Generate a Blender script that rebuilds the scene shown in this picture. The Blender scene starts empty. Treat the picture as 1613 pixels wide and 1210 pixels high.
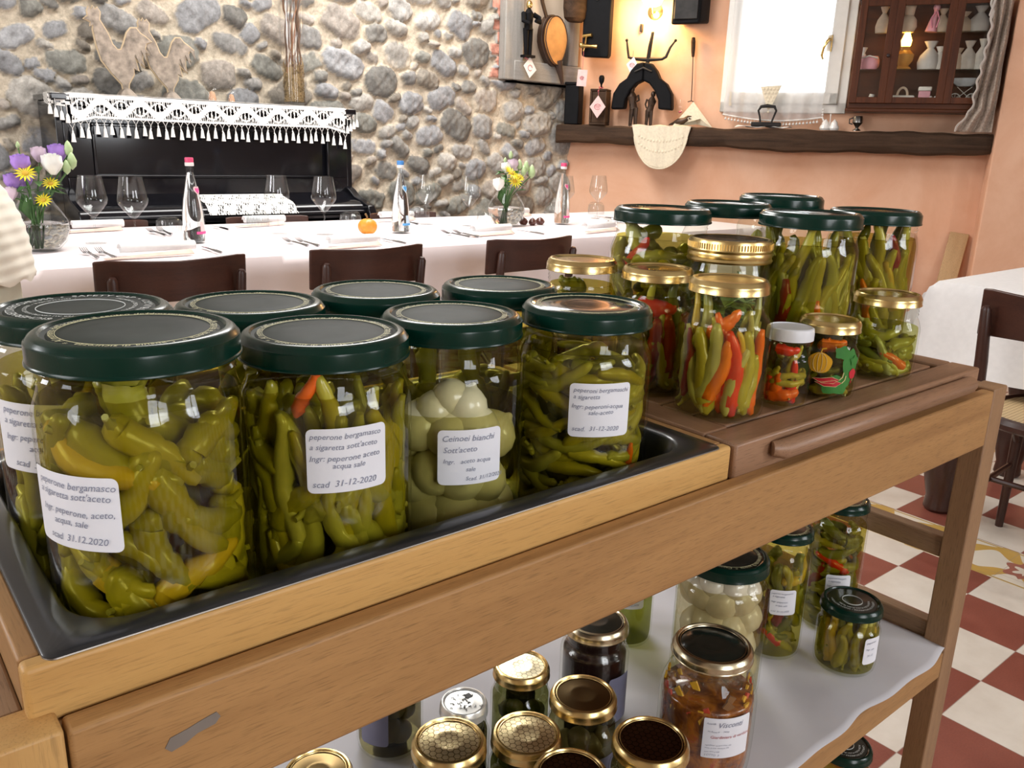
import bpy, bmesh, math, random
import numpy as np
from math import sin, cos, pi, radians, sqrt, atan2, asin
from mathutils import Vector, Matrix

random.seed(7)
SC = bpy.context.scene
COL = SC.collection
HC = 1.15                      # height of the camera above the floor

# ---------------------------------------------------------------- camera
FPX = 1326.4
_p, _r, _y = 0.27606, 0.0322, 0.69424
FW = Vector((sin(_y)*cos(_p), cos(_y)*cos(_p), -sin(_p)))
_rt = Vector((cos(_y), -sin(_y), 0)); _up = _rt.cross(FW)
RT = cos(_r)*_rt + sin(_r)*_up
UP = -sin(_r)*_rt + cos(_r)*_up
cam_d = bpy.data.cameras.new('camera'); cam = bpy.data.objects.new('camera', cam_d)
COL.objects.link(cam); SC.camera = cam
cam_d.sensor_fit = 'HORIZONTAL'; cam_d.sensor_width = 36.0; cam_d.lens = FPX/1613.0*36.0
cam_d.clip_start = 0.02; cam_d.clip_end = 60
cam.matrix_world = Matrix(((RT.x, UP.x, -FW.x, 0), (RT.y, UP.y, -FW.y, 0), (RT.z, UP.z, -FW.z, HC), (0, 0, 0, 1)))

def proj(P):
    d = Vector(P) - Vector((0, 0, HC)); k = d.dot(FW)
    return 806.5 + FPX*d.dot(RT)/k, 605 - FPX*d.dot(UP)/k
def ray(x, y): return (x-806.5)*RT - (y-605)*UP + FPX*FW
def at_z(x, y, z):             # where a sight line meets the level z (world)
    d = ray(x, y); return Vector((0, 0, HC)) + d*((z-HC)/d.z)
def at_y(x, y, Y):
    d = ray(x, y); return Vector((0, 0, HC)) + d*(Y/d.y)

# ---------------------------------------------------------------- exposure, world, daylight
SC.view_settings.view_transform = 'Standard'
SC.view_settings.look = 'None'
SC.view_settings.exposure = 0.0
SC.view_settings.gamma = 1.0
SC.view_settings.use_curve_mapping = False
SC.cycles.use_denoising = True
SC.cycles.transparent_max_bounces = 40
SC.cycles.max_bounces = 10
SC.cycles.diffuse_bounces = 4
SC.cycles.glossy_bounces = 4
SC.cycles.transmission_bounces = 10
SC.cycles.caustics_reflective = False
SC.cycles.caustics_refractive = False
SC.cycles.sample_clamp_indirect = 4.0

WORLD = bpy.data.worlds.new('daylight'); SC.world = WORLD; WORLD.use_nodes = True
WORLD.node_tree.nodes['Background'].inputs[0].default_value = (0.85, 0.93, 1.0, 1)
WORLD.node_tree.nodes['Background'].inputs[1].default_value = 7.0

def area_light(name, loc, target, sx, sy, power, color):
    l = bpy.data.lights.new(name, 'AREA'); l.shape = 'RECTANGLE'; l.size = sx; l.size_y = sy
    l.energy = power; l.color = color
    o = bpy.data.objects.new(name, l); COL.objects.link(o); o.location = loc
    o.rotation_euler = (Vector(target)-Vector(loc)).to_track_quat('-Z', 'Y').to_euler()
    return o
# daylight at the room's windows: two in the wall behind the photographer, two in the left wall, plus an added fill lamp under the closed ceiling
area_light('daylight_window_front', (0.2, -2.5, 1.75), (0.9, 2.0, 0.9), 1.1, 1.3, 50, (0.93, 0.96, 1.0))
area_light('daylight_window_front_b', (2.6, -2.5, 1.75), (1.8, 2.0, 0.9), 1.1, 1.3, 56, (0.93, 0.96, 1.0))
area_light('daylight_window_left', (-2.1, 0.9, 1.8), (1.0, 1.5, 0.8), 1.1, 1.3, 38, (0.95, 0.97, 1.0))
area_light('daylight_window_left_b', (-2.1, 3.2, 1.9), (2.0, 3.3, 0.6), 1.1, 1.4, 70, (0.95, 0.97, 1.0))
area_light('overhead_fill_light', (2.2, 3.45, 2.92), (2.1, 3.6, 0.0), 3.2, 0.7, 122, (1.0, 0.985, 0.96))

# ---------------------------------------------------------------- mesh helpers
class MB:
    def __init__(s): s.v = []; s.f = []; s.m = []
    def add(s, verts, faces, m=0, M=None):
        o = len(s.v)
        s.v += [tuple(M @ Vector(q)) for q in verts] if M is not None else [tuple(q) for q in verts]
        s.f += [tuple(i+o for i in f) for f in faces]; s.m += [m]*len(faces); return s
    def box(s, x0, x1, y0, y1, z0, z1, m=0, M=None):
        v = [(x, y, z) for z in (z0, z1) for y in (y0, y1) for x in (x0, x1)]
        return s.add(v, [(0, 2, 3, 1), (4, 5, 7, 6), (0, 1, 5, 4), (2, 6, 7, 3), (0, 4, 6, 2), (1, 3, 7, 5)], m, M)
    def lathe(s, prof, seg=32, c=(0, 0, 0), m=0, M=None, sq=(1, 1)):
        v = []; f = []; rows = []
        for r, z in prof:
            if abs(r) < 1e-7: rows.append([len(v)]); v.append((c[0], c[1], c[2]+z))
            else:
                rows.append(list(range(len(v), len(v)+seg)))
                v += [(c[0]+r*sq[0]*cos(2*pi*k/seg), c[1]+r*sq[1]*sin(2*pi*k/seg), c[2]+z) for k in range(seg)]
        for a, b in zip(rows, rows[1:]):
            for k in range(seg):
                k2 = (k+1) % seg
                if len(a) == 1 and len(b) == 1: continue
                if len(a) == 1: f.append((a[0], b[k2], b[k]))
                elif len(b) == 1: f.append((a[k], a[k2], b[0]))
                else: f.append((a[k], a[k2], b[k2], b[k]))
        return s.add(v, f, m, M)
    def tube(s, pts, rad, seg=8, m=0, M=None, cap=True, flat=1.0, closed=False):
        pts = [Vector(p) for p in pts]; n = len(pts)
        if not hasattr(rad, '__len__'): rad = [rad]*n
        T = []
        for i in range(n):
            a = pts[(i-1) % n] if (i or closed) else pts[0]; b = pts[(i+1) % n] if (i < n-1 or closed) else pts[-1]
            t = (b-a); T.append(t.normalized() if t.length > 1e-9 else Vector((0, 0, 1)))
        u = T[0].orthogonal().normalized(); v = []; f = []
        for i in range(n):
            u = (u - T[i]*u.dot(T[i]))
            u = u.normalized() if u.length > 1e-6 else T[i].orthogonal().normalized()
            w = T[i].cross(u)
            v += [tuple(pts[i] + rad[i]*(cos(2*pi*k/seg)*u + flat*sin(2*pi*k/seg)*w)) for k in range(seg)]
        for i in range(n if closed else n-1):
            j = (i+1) % n
            for k in range(seg):
                k2 = (k+1) % seg; f.append((i*seg+k, i*seg+k2, j*seg+k2, j*seg+k))
        if cap and not closed:
            f.append(tuple(range(seg-1, -1, -1))); f.append(tuple((n-1)*seg+k for k in range(seg)))
        return s.add(v, f, m, M)
    def prism(s, out, ext, m=0, M=None):   # out: closed 3D outline, ext: extrusion vector
        n = len(out); e = Vector(ext)
        v = [tuple(Vector(p)) for p in out] + [tuple(Vector(p)+e) for p in out]
        f = [tuple(range(n)), tuple(range(2*n-1, n-1, -1))] + [(i, i+n, (i+1) % n+n, (i+1) % n) for i in range(n)]
        return s.add(v, f, m, M)
    def ball(s, c, r, m=0, nu=14, nv=9, M=None):
        if not hasattr(r, '__len__'): r = (r, r, r)
        v = [(c[0], c[1], c[2]-r[2])]; f = []
        for j in range(1, nv):
            a = -pi/2+pi*j/nv
            v += [(c[0]+r[0]*cos(a)*cos(2*pi*k/nu), c[1]+r[1]*cos(a)*sin(2*pi*k/nu), c[2]+r[2]*sin(a)) for k in range(nu)]
        v.append((c[0], c[1], c[2]+r[2])); L = len(v)-1
        for k in range(nu):
            k2 = (k+1) % nu; f.append((0, 1+k2, 1+k)); f.append((L, L-nu+k, L-nu+k2))
            for j in range(nv-2):
                a = 1+j*nu; f.append((a+k, a+k2, a+nu+k2, a+nu+k))
        return s.add(v, f, m, M)
    def grid(s, fn, nu, nv, m=0, M=None, keep=None):
        v = [fn(i/nu, j/nv) for j in range(nv+1) for i in range(nu+1)]
        f = [(j*(nu+1)+i, j*(nu+1)+i+1, (j+1)*(nu+1)+i+1, (j+1)*(nu+1)+i) for j in range(nv) for i in range(nu)
             if keep is None or keep((i+.5)/nu, (j+.5)/nv)]
        return s.add(v, f, m, M)
    def build(s, name, mats, parent=None, smooth=35, bevel=0, loc=None, rz=0, solid=0, seg=2, sub=0):
        me = bpy.data.meshes.new(name); me.from_pydata(s.v, [], s.f); me.validate()
        if not isinstance(mats, (list, tuple)): mats = [mats]
        for mt in mats: me.materials.append(mt)
        if len(mats) > 1 and len(me.polygons) == len(s.m): me.polygons.foreach_set('material_index', s.m)
        bm = bmesh.new(); bm.from_mesh(me)
        lone = [q for q in bm.verts if not q.link_faces]
        if lone: bmesh.ops.delete(bm, geom=lone, context='VERTS')
        bmesh.ops.recalc_face_normals(bm, faces=bm.faces); bm.to_mesh(me); bm.free()
        if smooth:
            me.polygons.foreach_set('use_smooth', [True]*len(me.polygons)); me.set_sharp_from_angle(angle=radians(smooth))
        me.update()
        o = bpy.data.objects.new(name, me); COL.objects.link(o)
        if parent is not None: o.parent = parent
        if loc is not None: o.location = loc
        o.rotation_euler.z = rz
        if solid:
            md = o.modifiers.new('thickness', 'SOLIDIFY'); md.thickness = solid; md.offset = 0
        if bevel:
            md = o.modifiers.new('rounded_edges', 'BEVEL'); md.width = bevel; md.segments = seg; md.limit_method = 'ANGLE'; md.angle_limit = radians(40)
        if sub:
            md = o.modifiers.new('smooth_surface', 'SUBSURF'); md.levels = sub; md.render_levels = sub
        return o

def tag(o, label, cat, group=None, kind=None):
    o['label'] = label; o['category'] = cat
    if group: o['group'] = group
    if kind: o['kind'] = kind
    return o
def struct(o): o['kind'] = 'structure'; return o
def thing(name, label, cat, loc=(0, 0, 0), rz=0, group=None):
    o = bpy.data.objects.new(name, None); COL.objects.link(o); o.empty_display_size = 0.05
    o.location = loc; o.rotation_euler = (0, 0, rz)
    return tag(o, label, cat, group)
def dup(root, loc, rz, label, group=None):
    def cp(o, par):
        c = o.copy(); COL.objects.link(c)
        if par is not None: c.parent = par
        for ch in list(o.children): cp(ch, c)
        return c
    r = cp(root, None); r.location = loc; r.rotation_euler = (0, 0, rz); r['label'] = label
    if group: r['group'] = group
    return r
def rotm(ax, a, loc=(0, 0, 0)): return Matrix.Translation(loc) @ Matrix.Rotation(a, 4, ax)

# ---------------------------------------------------------------- materials
def newmat(name):
    m = bpy.data.materials.new(name); m.use_nodes = True; nt = m.node_tree; nt.nodes.clear()
    out = nt.nodes.new('ShaderNodeOutputMaterial'); return m, nt, out
def N(nt, typ, **kw):
    n = nt.nodes.new(typ)
    for k, v in kw.items(): setattr(n, k, v)
    return n
def L(nt, a, b): nt.links.new(a, b)
def math_(nt, op, a, b=None, c=None):
    n = N(nt, 'ShaderNodeMath', operation=op)
    for i, q in enumerate((a, b, c)):
        if q is None: continue
        if isinstance(q, (int, float)): n.inputs[i].default_value = q
        else: L(nt, q, n.inputs[i])
    return n.outputs[0]
def mixc(nt, fac, a, b):
    n = N(nt, 'ShaderNodeMix', data_type='RGBA')
    if isinstance(fac, (int, float)): n.inputs[0].default_value = fac
    else: L(nt, fac, n.inputs[0])
    for i, q in ((6, a), (7, b)):
        if isinstance(q, tuple): n.inputs[i].default_value = (*q[:3], 1)
        else: L(nt, q, n.inputs[i])
    return n.outputs[2]
def ramp(nt, fac, stops):
    n = N(nt, 'ShaderNodeValToRGB'); e = n.color_ramp.elements
    while len(e) < len(stops): e.new(0.5)
    for q, (p, c) in zip(e, stops): q.position = p; q.color = (*c[:3], 1)
    L(nt, fac, n.inputs[0]); return n.outputs[0]
def coords(nt, scale=(1, 1, 1), kind='Object'):
    tc = N(nt, 'ShaderNodeTexCoord'); mp = N(nt, 'ShaderNodeMapping'); mp.inputs['Scale'].default_value = scale
    L(nt, tc.outputs[kind], mp.inputs[0]); return mp.outputs[0]
def noise(nt, vec, scale, detail=3, rough=.5, dist=0):
    n = N(nt, 'ShaderNodeTexNoise'); n.inputs['Scale'].default_value = scale; n.inputs['Detail'].default_value = detail
    n.inputs['Roughness'].default_value = rough; n.inputs['Distortion'].default_value = dist
    if vec is not None: L(nt, vec, n.inputs['Vector'])
    return n.outputs['Fac']
def bsdf(nt, out, col, rough=.5, metal=0, spec=.5, bump=None, bstr=.3, bdist=.002, coat=0, trans=0, sss=0, sheen=0):
    b = N(nt, 'ShaderNodeBsdfPrincipled')
    if isinstance(col, tuple): b.inputs['Base Color'].default_value = (*col[:3], 1)
    else: L(nt, col, b.inputs['Base Color'])
    if isinstance(rough, (int, float)): b.inputs['Roughness'].default_value = rough
    else: L(nt, rough, b.inputs['Roughness'])
    b.inputs['Metallic'].default_value = metal; b.inputs['Specular IOR Level'].default_value = spec
    b.inputs['Coat Weight'].default_value = coat; b.inputs['Coat Roughness'].default_value = .08
    b.inputs['Subsurface Weight'].default_value = sss; b.inputs['Subsurface Radius'].default_value = (.01, .008, .003)
    b.inputs['Subsurface Scale'].default_value = .6
    b.inputs['Sheen Weight'].default_value = sheen
    if bump is not None:
        bn = N(nt, 'ShaderNodeBump'); bn.inputs['Strength'].default_value = bstr; bn.inputs['Distance'].default_value = bdist
        L(nt, bump, bn.inputs['Height']); L(nt, bn.outputs[0], b.inputs['Normal'])
    if out is not None: L(nt, b.outputs[0], out.inputs[0])
    return b
MATS = {}
def plain(name, col, rough=.5, metal=0, spec=.5, var=.12, scale=20, bstr=.15, coat=0, sheen=0, sss=0):
    if name in MATS: return MATS[name]
    m, nt, out = newmat(name); v = coords(nt); nz = noise(nt, v, scale, 4)
    c = ramp(nt, nz, [(.3, tuple(x*(1-var) for x in col)), (.7, tuple(min(1, x*(1+var)) for x in col))])
    bsdf(nt, out, c, rough, metal, spec, bump=nz, bstr=bstr, bdist=.001, coat=coat, sheen=sheen, sss=sss)
    MATS[name] = m; return m
def wood(name, c1, c2, axis='X', rough=.5, scale=1.0, spec=.4, coat=0, pores=.35):
    if name in MATS: return MATS[name]
    m, nt, out = newmat(name)
    lo, hi = 1.6*scale, 26*scale
    sc = {'X': (lo, hi, hi), 'Y': (hi, lo, hi), 'Z': (hi, hi, lo)}[axis]
    v = coords(nt, sc); a = noise(nt, v, 1.0, 5, .6, .8)
    v2 = coords(nt, tuple(q*36 if q > 2*scale else q*34 for q in sc)); b = noise(nt, v2, 1.0, 3, .6)
    v3 = coords(nt, tuple(q*.18 for q in sc)); c3 = noise(nt, v3, 1.0, 2, .5)
    c = ramp(nt, a, [(.28, c2), (.5, tuple((p*.6+q*.4) for p, q in zip(c1, c2))), (.70, c1)])
    dk = ramp(nt, b, [(.30, (1-pores,)*3), (.48, (1, 1, 1))])
    mx = N(nt, 'ShaderNodeMix', data_type='RGBA', blend_type='MULTIPLY'); mx.inputs[0].default_value = 1
    L(nt, c, mx.inputs[6]); L(nt, dk, mx.inputs[7])
    tone = ramp(nt, c3, [(.3, (.86, .84, .82)), (.7, (1.06, 1.05, 1.03))])
    m2 = N(nt, 'ShaderNodeMix', data_type='RGBA', blend_type='MULTIPLY'); m2.inputs[0].default_value = 1
    L(nt, mx.outputs[2], m2.inputs[6]); L(nt, tone, m2.inputs[7])
    bsdf(nt, out, m2.outputs[2], rough, 0, spec, bump=b, bstr=.12, bdist=.0008, coat=coat)
    MATS[name] = m; return m
def glass(name, tint=(.97, .985, .97), edge=(.30, .36, .30), ior=1.45, rough=.015, body=0.0):
    if name in MATS: return MATS[name]
    m, nt, out = newmat(name)
    fr = N(nt, 'ShaderNodeFresnel'); fr.inputs['IOR'].default_value = ior
    lw = N(nt, 'ShaderNodeLayerWeight'); lw.inputs['Blend'].default_value = .25
    tc = ramp(nt, lw.outputs['Facing'], [(0, tint), (.66, tint), (.93, edge), (1, edge)])
    tr = N(nt, 'ShaderNodeBsdfTransparent'); L(nt, tc, tr.inputs[0])
    gl = N(nt, 'ShaderNodeBsdfGlossy'); gl.inputs['Roughness'].default_value = rough
    gm = N(nt, 'ShaderNodeNewGeometry'); front = math_(nt, 'SUBTRACT', 1, gm.outputs['Backfacing'])     # the outside of the wall mirrors, the inside hardly
    fac = math_(nt, 'ADD', math_(nt, 'MULTIPLY', fr.outputs[0], math_(nt, 'MULTIPLY', front, .8)), math_(nt, 'MULTIPLY', gm.outputs['Backfacing'], .03))
    mx = N(nt, 'ShaderNodeMixShader'); L(nt, fac, mx.inputs[0]); L(nt, tr.outputs[0], mx.inputs[1]); L(nt, gl.outputs[0], mx.inputs[2])
    L(nt, mx.outputs[0], out.inputs[0]); MATS[name] = m; return m
def tinted(name, tint, gloss=.04):
    if name in MATS: return MATS[name]
    m, nt, out = newmat(name)
    tr = N(nt, 'ShaderNodeBsdfTransparent'); tr.inputs[0].default_value = (*tint, 1)
    gl = N(nt, 'ShaderNodeBsdfGlossy'); gl.inputs['Roughness'].default_value = .05
    mx = N(nt, 'ShaderNodeMixShader'); mx.inputs[0].default_value = gloss; L(nt, tr.outputs[0], mx.inputs[1]); L(nt, gl.outputs[0], mx.inputs[2])
    L(nt, mx.outputs[0], out.inputs[0]); MATS[name] = m; return m
def water(name='water', tint=(1, 1, 1), ior=1.33):
    if name in MATS: return MATS[name]
    m, nt, out = newmat(name); g = N(nt, 'ShaderNodeBsdfGlass'); g.inputs['IOR'].default_value = ior; g.inputs['Roughness'].default_value = 0
    g.inputs['Color'].default_value = (*tint, 1); L(nt, g.outputs[0], out.inputs[0]); MATS[name] = m; return m
def emit(name, col, strength):
    if name in MATS: return MATS[name]
    m, nt, out = newmat(name); e = N(nt, 'ShaderNodeEmission'); e.inputs[0].default_value = (*col, 1); e.inputs[1].default_value = strength
    L(nt, e.outputs[0], out.inputs[0]); MATS[name] = m; return m
def vegskin(name, stops, rough=.3):
    """skin of a pickled vegetable: every piece a little different in tone, mottled"""
    if name in MATS: return MATS[name]
    m, nt, out = newmat(name); oi = N(nt, 'ShaderNodeObjectInfo'); v = coords(nt); nz = noise(nt, v, 55, 3)
    f = math_(nt, 'ADD', math_(nt, 'MULTIPLY', oi.outputs['Random'], .7), math_(nt, 'MULTIPLY', nz, .3))
    c = ramp(nt, f, stops)
    bsdf(nt, out, c, rough, 0, .5, bump=noise(nt, v, 140, 2), bstr=.25, bdist=.001, coat=.3, sss=.0)
    MATS[name] = m; return m
# ================================================================ THE ROOM
YW = 4.72                                    # stone wall face
CW = Vector((4.4, 4.75, 0)); WD = Vector((.469, -.883, 0)); WN = Vector((-.883, -.469, 0))   # pink wall: corner, direction, normal
WRZ = atan2(WD.y, WD.x)
def wallp(t, off, z): return CW + WD*t + WN*off + Vector((0, 0, z))

# floor: cement tiles, red and white, with a patterned border strip
def floor_mat():
    m, nt, out = newmat('cement_tiles'); g = N(nt, 'ShaderNodeNewGeometry'); sp = N(nt, 'ShaderNodeSeparateXYZ'); L(nt, g.outputs['Position'], sp.inputs[0])
    X, Y = sp.outputs[0], sp.outputs[1]; T = .1965
    def cells(x0, y0):
        u = math_(nt, 'DIVIDE', math_(nt, 'SUBTRACT', X, x0), T); v = math_(nt, 'DIVIDE', math_(nt, 'SUBTRACT', Y, y0), T)
        s = math_(nt, 'ADD', math_(nt, 'FLOOR', u), math_(nt, 'FLOOR', v))
        par = math_(nt, 'PINGPONG', s, 1.0)
        fu = math_(nt, 'PINGPONG', u, .5); fv = math_(nt, 'PINGPONG', v, .5)
        return par, math_(nt, 'MINIMUM', fu, fv)
    p1, e1 = cells(2.315, .985); p2, e2 = cells(2.708, 1.193)
    far = math_(nt, 'GREATER_THAN', X, 2.6)
    # first field: cell (-1,-1) is white -> even; second: cell (0,0) white -> even
    par = math_(nt, 'ADD', math_(nt, 'MULTIPLY', p1, math_(nt, 'SUBTRACT', 1, far)), math_(nt, 'MULTIPLY', p2, far))
    edge = math_(nt, 'ADD', math_(nt, 'MULTIPLY', e1, math_(nt, 'SUBTRACT', 1, far)), math_(nt, 'MULTIPLY', e2, far))
    nz = noise(nt, g.outputs['Position'], 9, 5, .6); nf = noise(nt, g.outputs['Position'], 260, 2)
    red = ramp(nt, math_(nt, 'ADD', math_(nt, 'MULTIPLY', nz, .6), math_(nt, 'MULTIPLY', nf, .4)), [(.3, (.18, .05, .034)), (.7, (.27, .082, .055))])
    wht = ramp(nt, nz, [(.3, (.60, .53, .45)), (.7, (.70, .64, .56))])
    c = mixc(nt, par, wht, red)
    # border strips: white ground, ochre scrolls, red flowers
    def band(x0, x1):
        inb = math_(nt, 'MULTIPLY', math_(nt, 'GREATER_THAN', X, x0), math_(nt, 'LESS_THAN', X, x1))
        u = math_(nt, 'DIVIDE', math_(nt, 'SUBTRACT', X, (x0+x1)/2), (x1-x0)/2)      # -1..1 across
        w = math_(nt, 'MULTIPLY', Y, 2*pi/.197)
        au = math_(nt, 'ABSOLUTE', u)
        wave = math_(nt, 'MULTIPLY', math_(nt, 'SINE', w), .32)
        d = math_(nt, 'ABSOLUTE', math_(nt, 'SUBTRACT', au, math_(nt, 'ADD', .52, wave)))
        wob = math_(nt, 'MULTIPLY', math_(nt, 'SINE', math_(nt, 'MULTIPLY', w, 2)), .05)
        scroll = math_(nt, 'LESS_THAN', d, math_(nt, 'ADD', .24, math_(nt, 'MULTIPLY', wob, 2.2)))
        cy = math_(nt, 'SUBTRACT', math_(nt, 'PINGPONG', math_(nt, 'ADD', Y, .05), .197), .0)
        r = math_(nt, 'SQRT', math_(nt, 'ADD', math_(nt, 'MULTIPLY', u, u), math_(nt, 'POWER', math_(nt, 'DIVIDE', cy, .095), 2)))
        ang = math_(nt, 'ARCTAN2', cy, math_(nt, 'MULTIPLY', u, .1))
        pet = math_(nt, 'MULTIPLY', math_(nt, 'SINE', math_(nt, 'MULTIPLY', ang, 6)), .1)
        flower = math_(nt, 'LESS_THAN', r, math_(nt, 'ADD', .56, pet))
        core = math_(nt, 'LESS_THAN', r, math_(nt, 'ADD', .30, pet))
        line = math_(nt, 'LESS_THAN', math_(nt, 'ABSOLUTE', math_(nt, 'SUBTRACT', au, .93)), .035)
        ground = mixc(nt, scroll, (.66, .60, .50), (.50, .31, .075))
        ground = mixc(nt, flower, ground, (.33, .12, .085)); ground = mixc(nt, core, ground, (.66, .60, .50))
        return inb, mixc(nt, line, ground, (.45, .30, .09))
    for x0, x1 in ((2.47, 2.705), (3.62, 3.84)):
        inb, bc = band(x0, x1); c = mixc(nt, inb, c, bc)
    joint = math_(nt, 'LESS_THAN', edge, .006)
    c = mixc(nt, math_(nt, 'MULTIPLY', joint, .5), c, (.30, .24, .2))
    bsdf(nt, out, c, ramp(nt, nz, [(.3, (.28,)*3), (.7, (.42,)*3)]), 0, .5, bump=nf, bstr=.03)
    return m
fl = MB().box(-2.3, 6.7, -2.7, 4.95, -.1, 0); struct(fl.build('floor', floor_mat(), smooth=0))

# plaster
def plaster(name, c1, c2, scale=3.0, rough=.85):
    m, nt, out = newmat(name); g = N(nt, 'ShaderNodeNewGeometry')
    a = noise(nt, g.outputs['Position'], scale, 6, .62, .4); b = noise(nt, g.outputs['Position'], 45, 3)
    c = ramp(nt, a, [(.3, c1), (.7, c2)]); bsdf(nt, out, c, rough, 0, .25, bump=b, bstr=.12, bdist=.002); return m
PINK = plaster('peach_limewash', (.74, .40, .245), (.88, .56, .39), 2.2)
PALE = plaster('pale_plaster', (.62, .52, .43), (.74, .64, .54), 2.0)
CEIL = plaster('ceiling_plaster', (.40, .37, .33), (.48, .45, .41), 1.5)
# left and front walls with window openings where the daylight enters
lw = MB().box(-2.3, -2.2, -2.7, 4.95, 0, 3.05); struct(lw.build('wall_left', PALE, smooth=0))
fw = MB().box(-2.3, 6.7, -2.7, -2.6, 0, 3.05); struct(fw.build('wall_front', PALE, smooth=0))
ce = MB().box(-2.3, 6.7, -2.7, 4.95, 3.0, 3.1); struct(ce.build('ceiling', CEIL, smooth=0))
WHITEP = plain('white_window_paint', (.80, .79, .74), .35, var=.03, bstr=.05)
def room_window(name, cx, cy, rz, w, h, z0):
    b = MB()
    for x0, x1, a, d in ((-w/2-.06, -w/2, 0, h), (w/2, w/2+.06, 0, h), (-w/2-.06, w/2+.06, -.06, 0), (-w/2-.06, w/2+.06, h, h+.06),
                         (-.025, .025, 0, h)): b.box(x0, x1, -.05, .0, a, d)
    for k in (1, 2): b.box(-w/2, w/2, -.02, .0, h*k/3-.015, h*k/3+.015)
    o = b.build(name, WHITEP, loc=(cx, cy, z0), rz=rz, bevel=.004); struct(o)
room_window('window_2', .2, -2.46, pi, 1.15, 1.35, 1.08)
room_window('window_3', 2.6, -2.46, pi, 1.15, 1.35, 1.08)
room_window('window_4', -2.06, .9, -pi/2, 1.15, 1.35, 1.12)

# pink wall (right), with the opening of the window, and the projecting pier at its end
WT0, WT1, WZ0, WZ1 = 1.16, 1.83, HC+.33, HC+1.25    # opening
pw = MB()
def wbox(b, t0, t1, o0, o1, z0, z1, m=0):            # a box in wall coordinates; offsets into the room positive
    M = Matrix.Translation(CW) @ Matrix.Rotation(WRZ, 4, 'Z'); return b.box(t0, t1, -o1, -o0, z0, z1, m, M)
for a in ((-.3, WT0, 0, 3.0), (WT1, 4.75, 0, 3.0), (WT0, WT1, 0, WZ0), (WT0, WT1, WZ1, 3.0)): wbox(pw, a[0], a[1], -.25, 0, a[2], a[3])
struct(pw.build('wall_right', PINK, smooth=0))
pp = MB(); wbox(pp, 2.755, 4.75, 0, .24, 0, 3.0); struct(pp.build('wall_pier', PINK, smooth=0, bevel=.01))
wr = MB().box(6.55, 6.7, -2.7, .75, 0, 3.05); struct(wr.build('wall_east', PINK, smooth=0))

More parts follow.
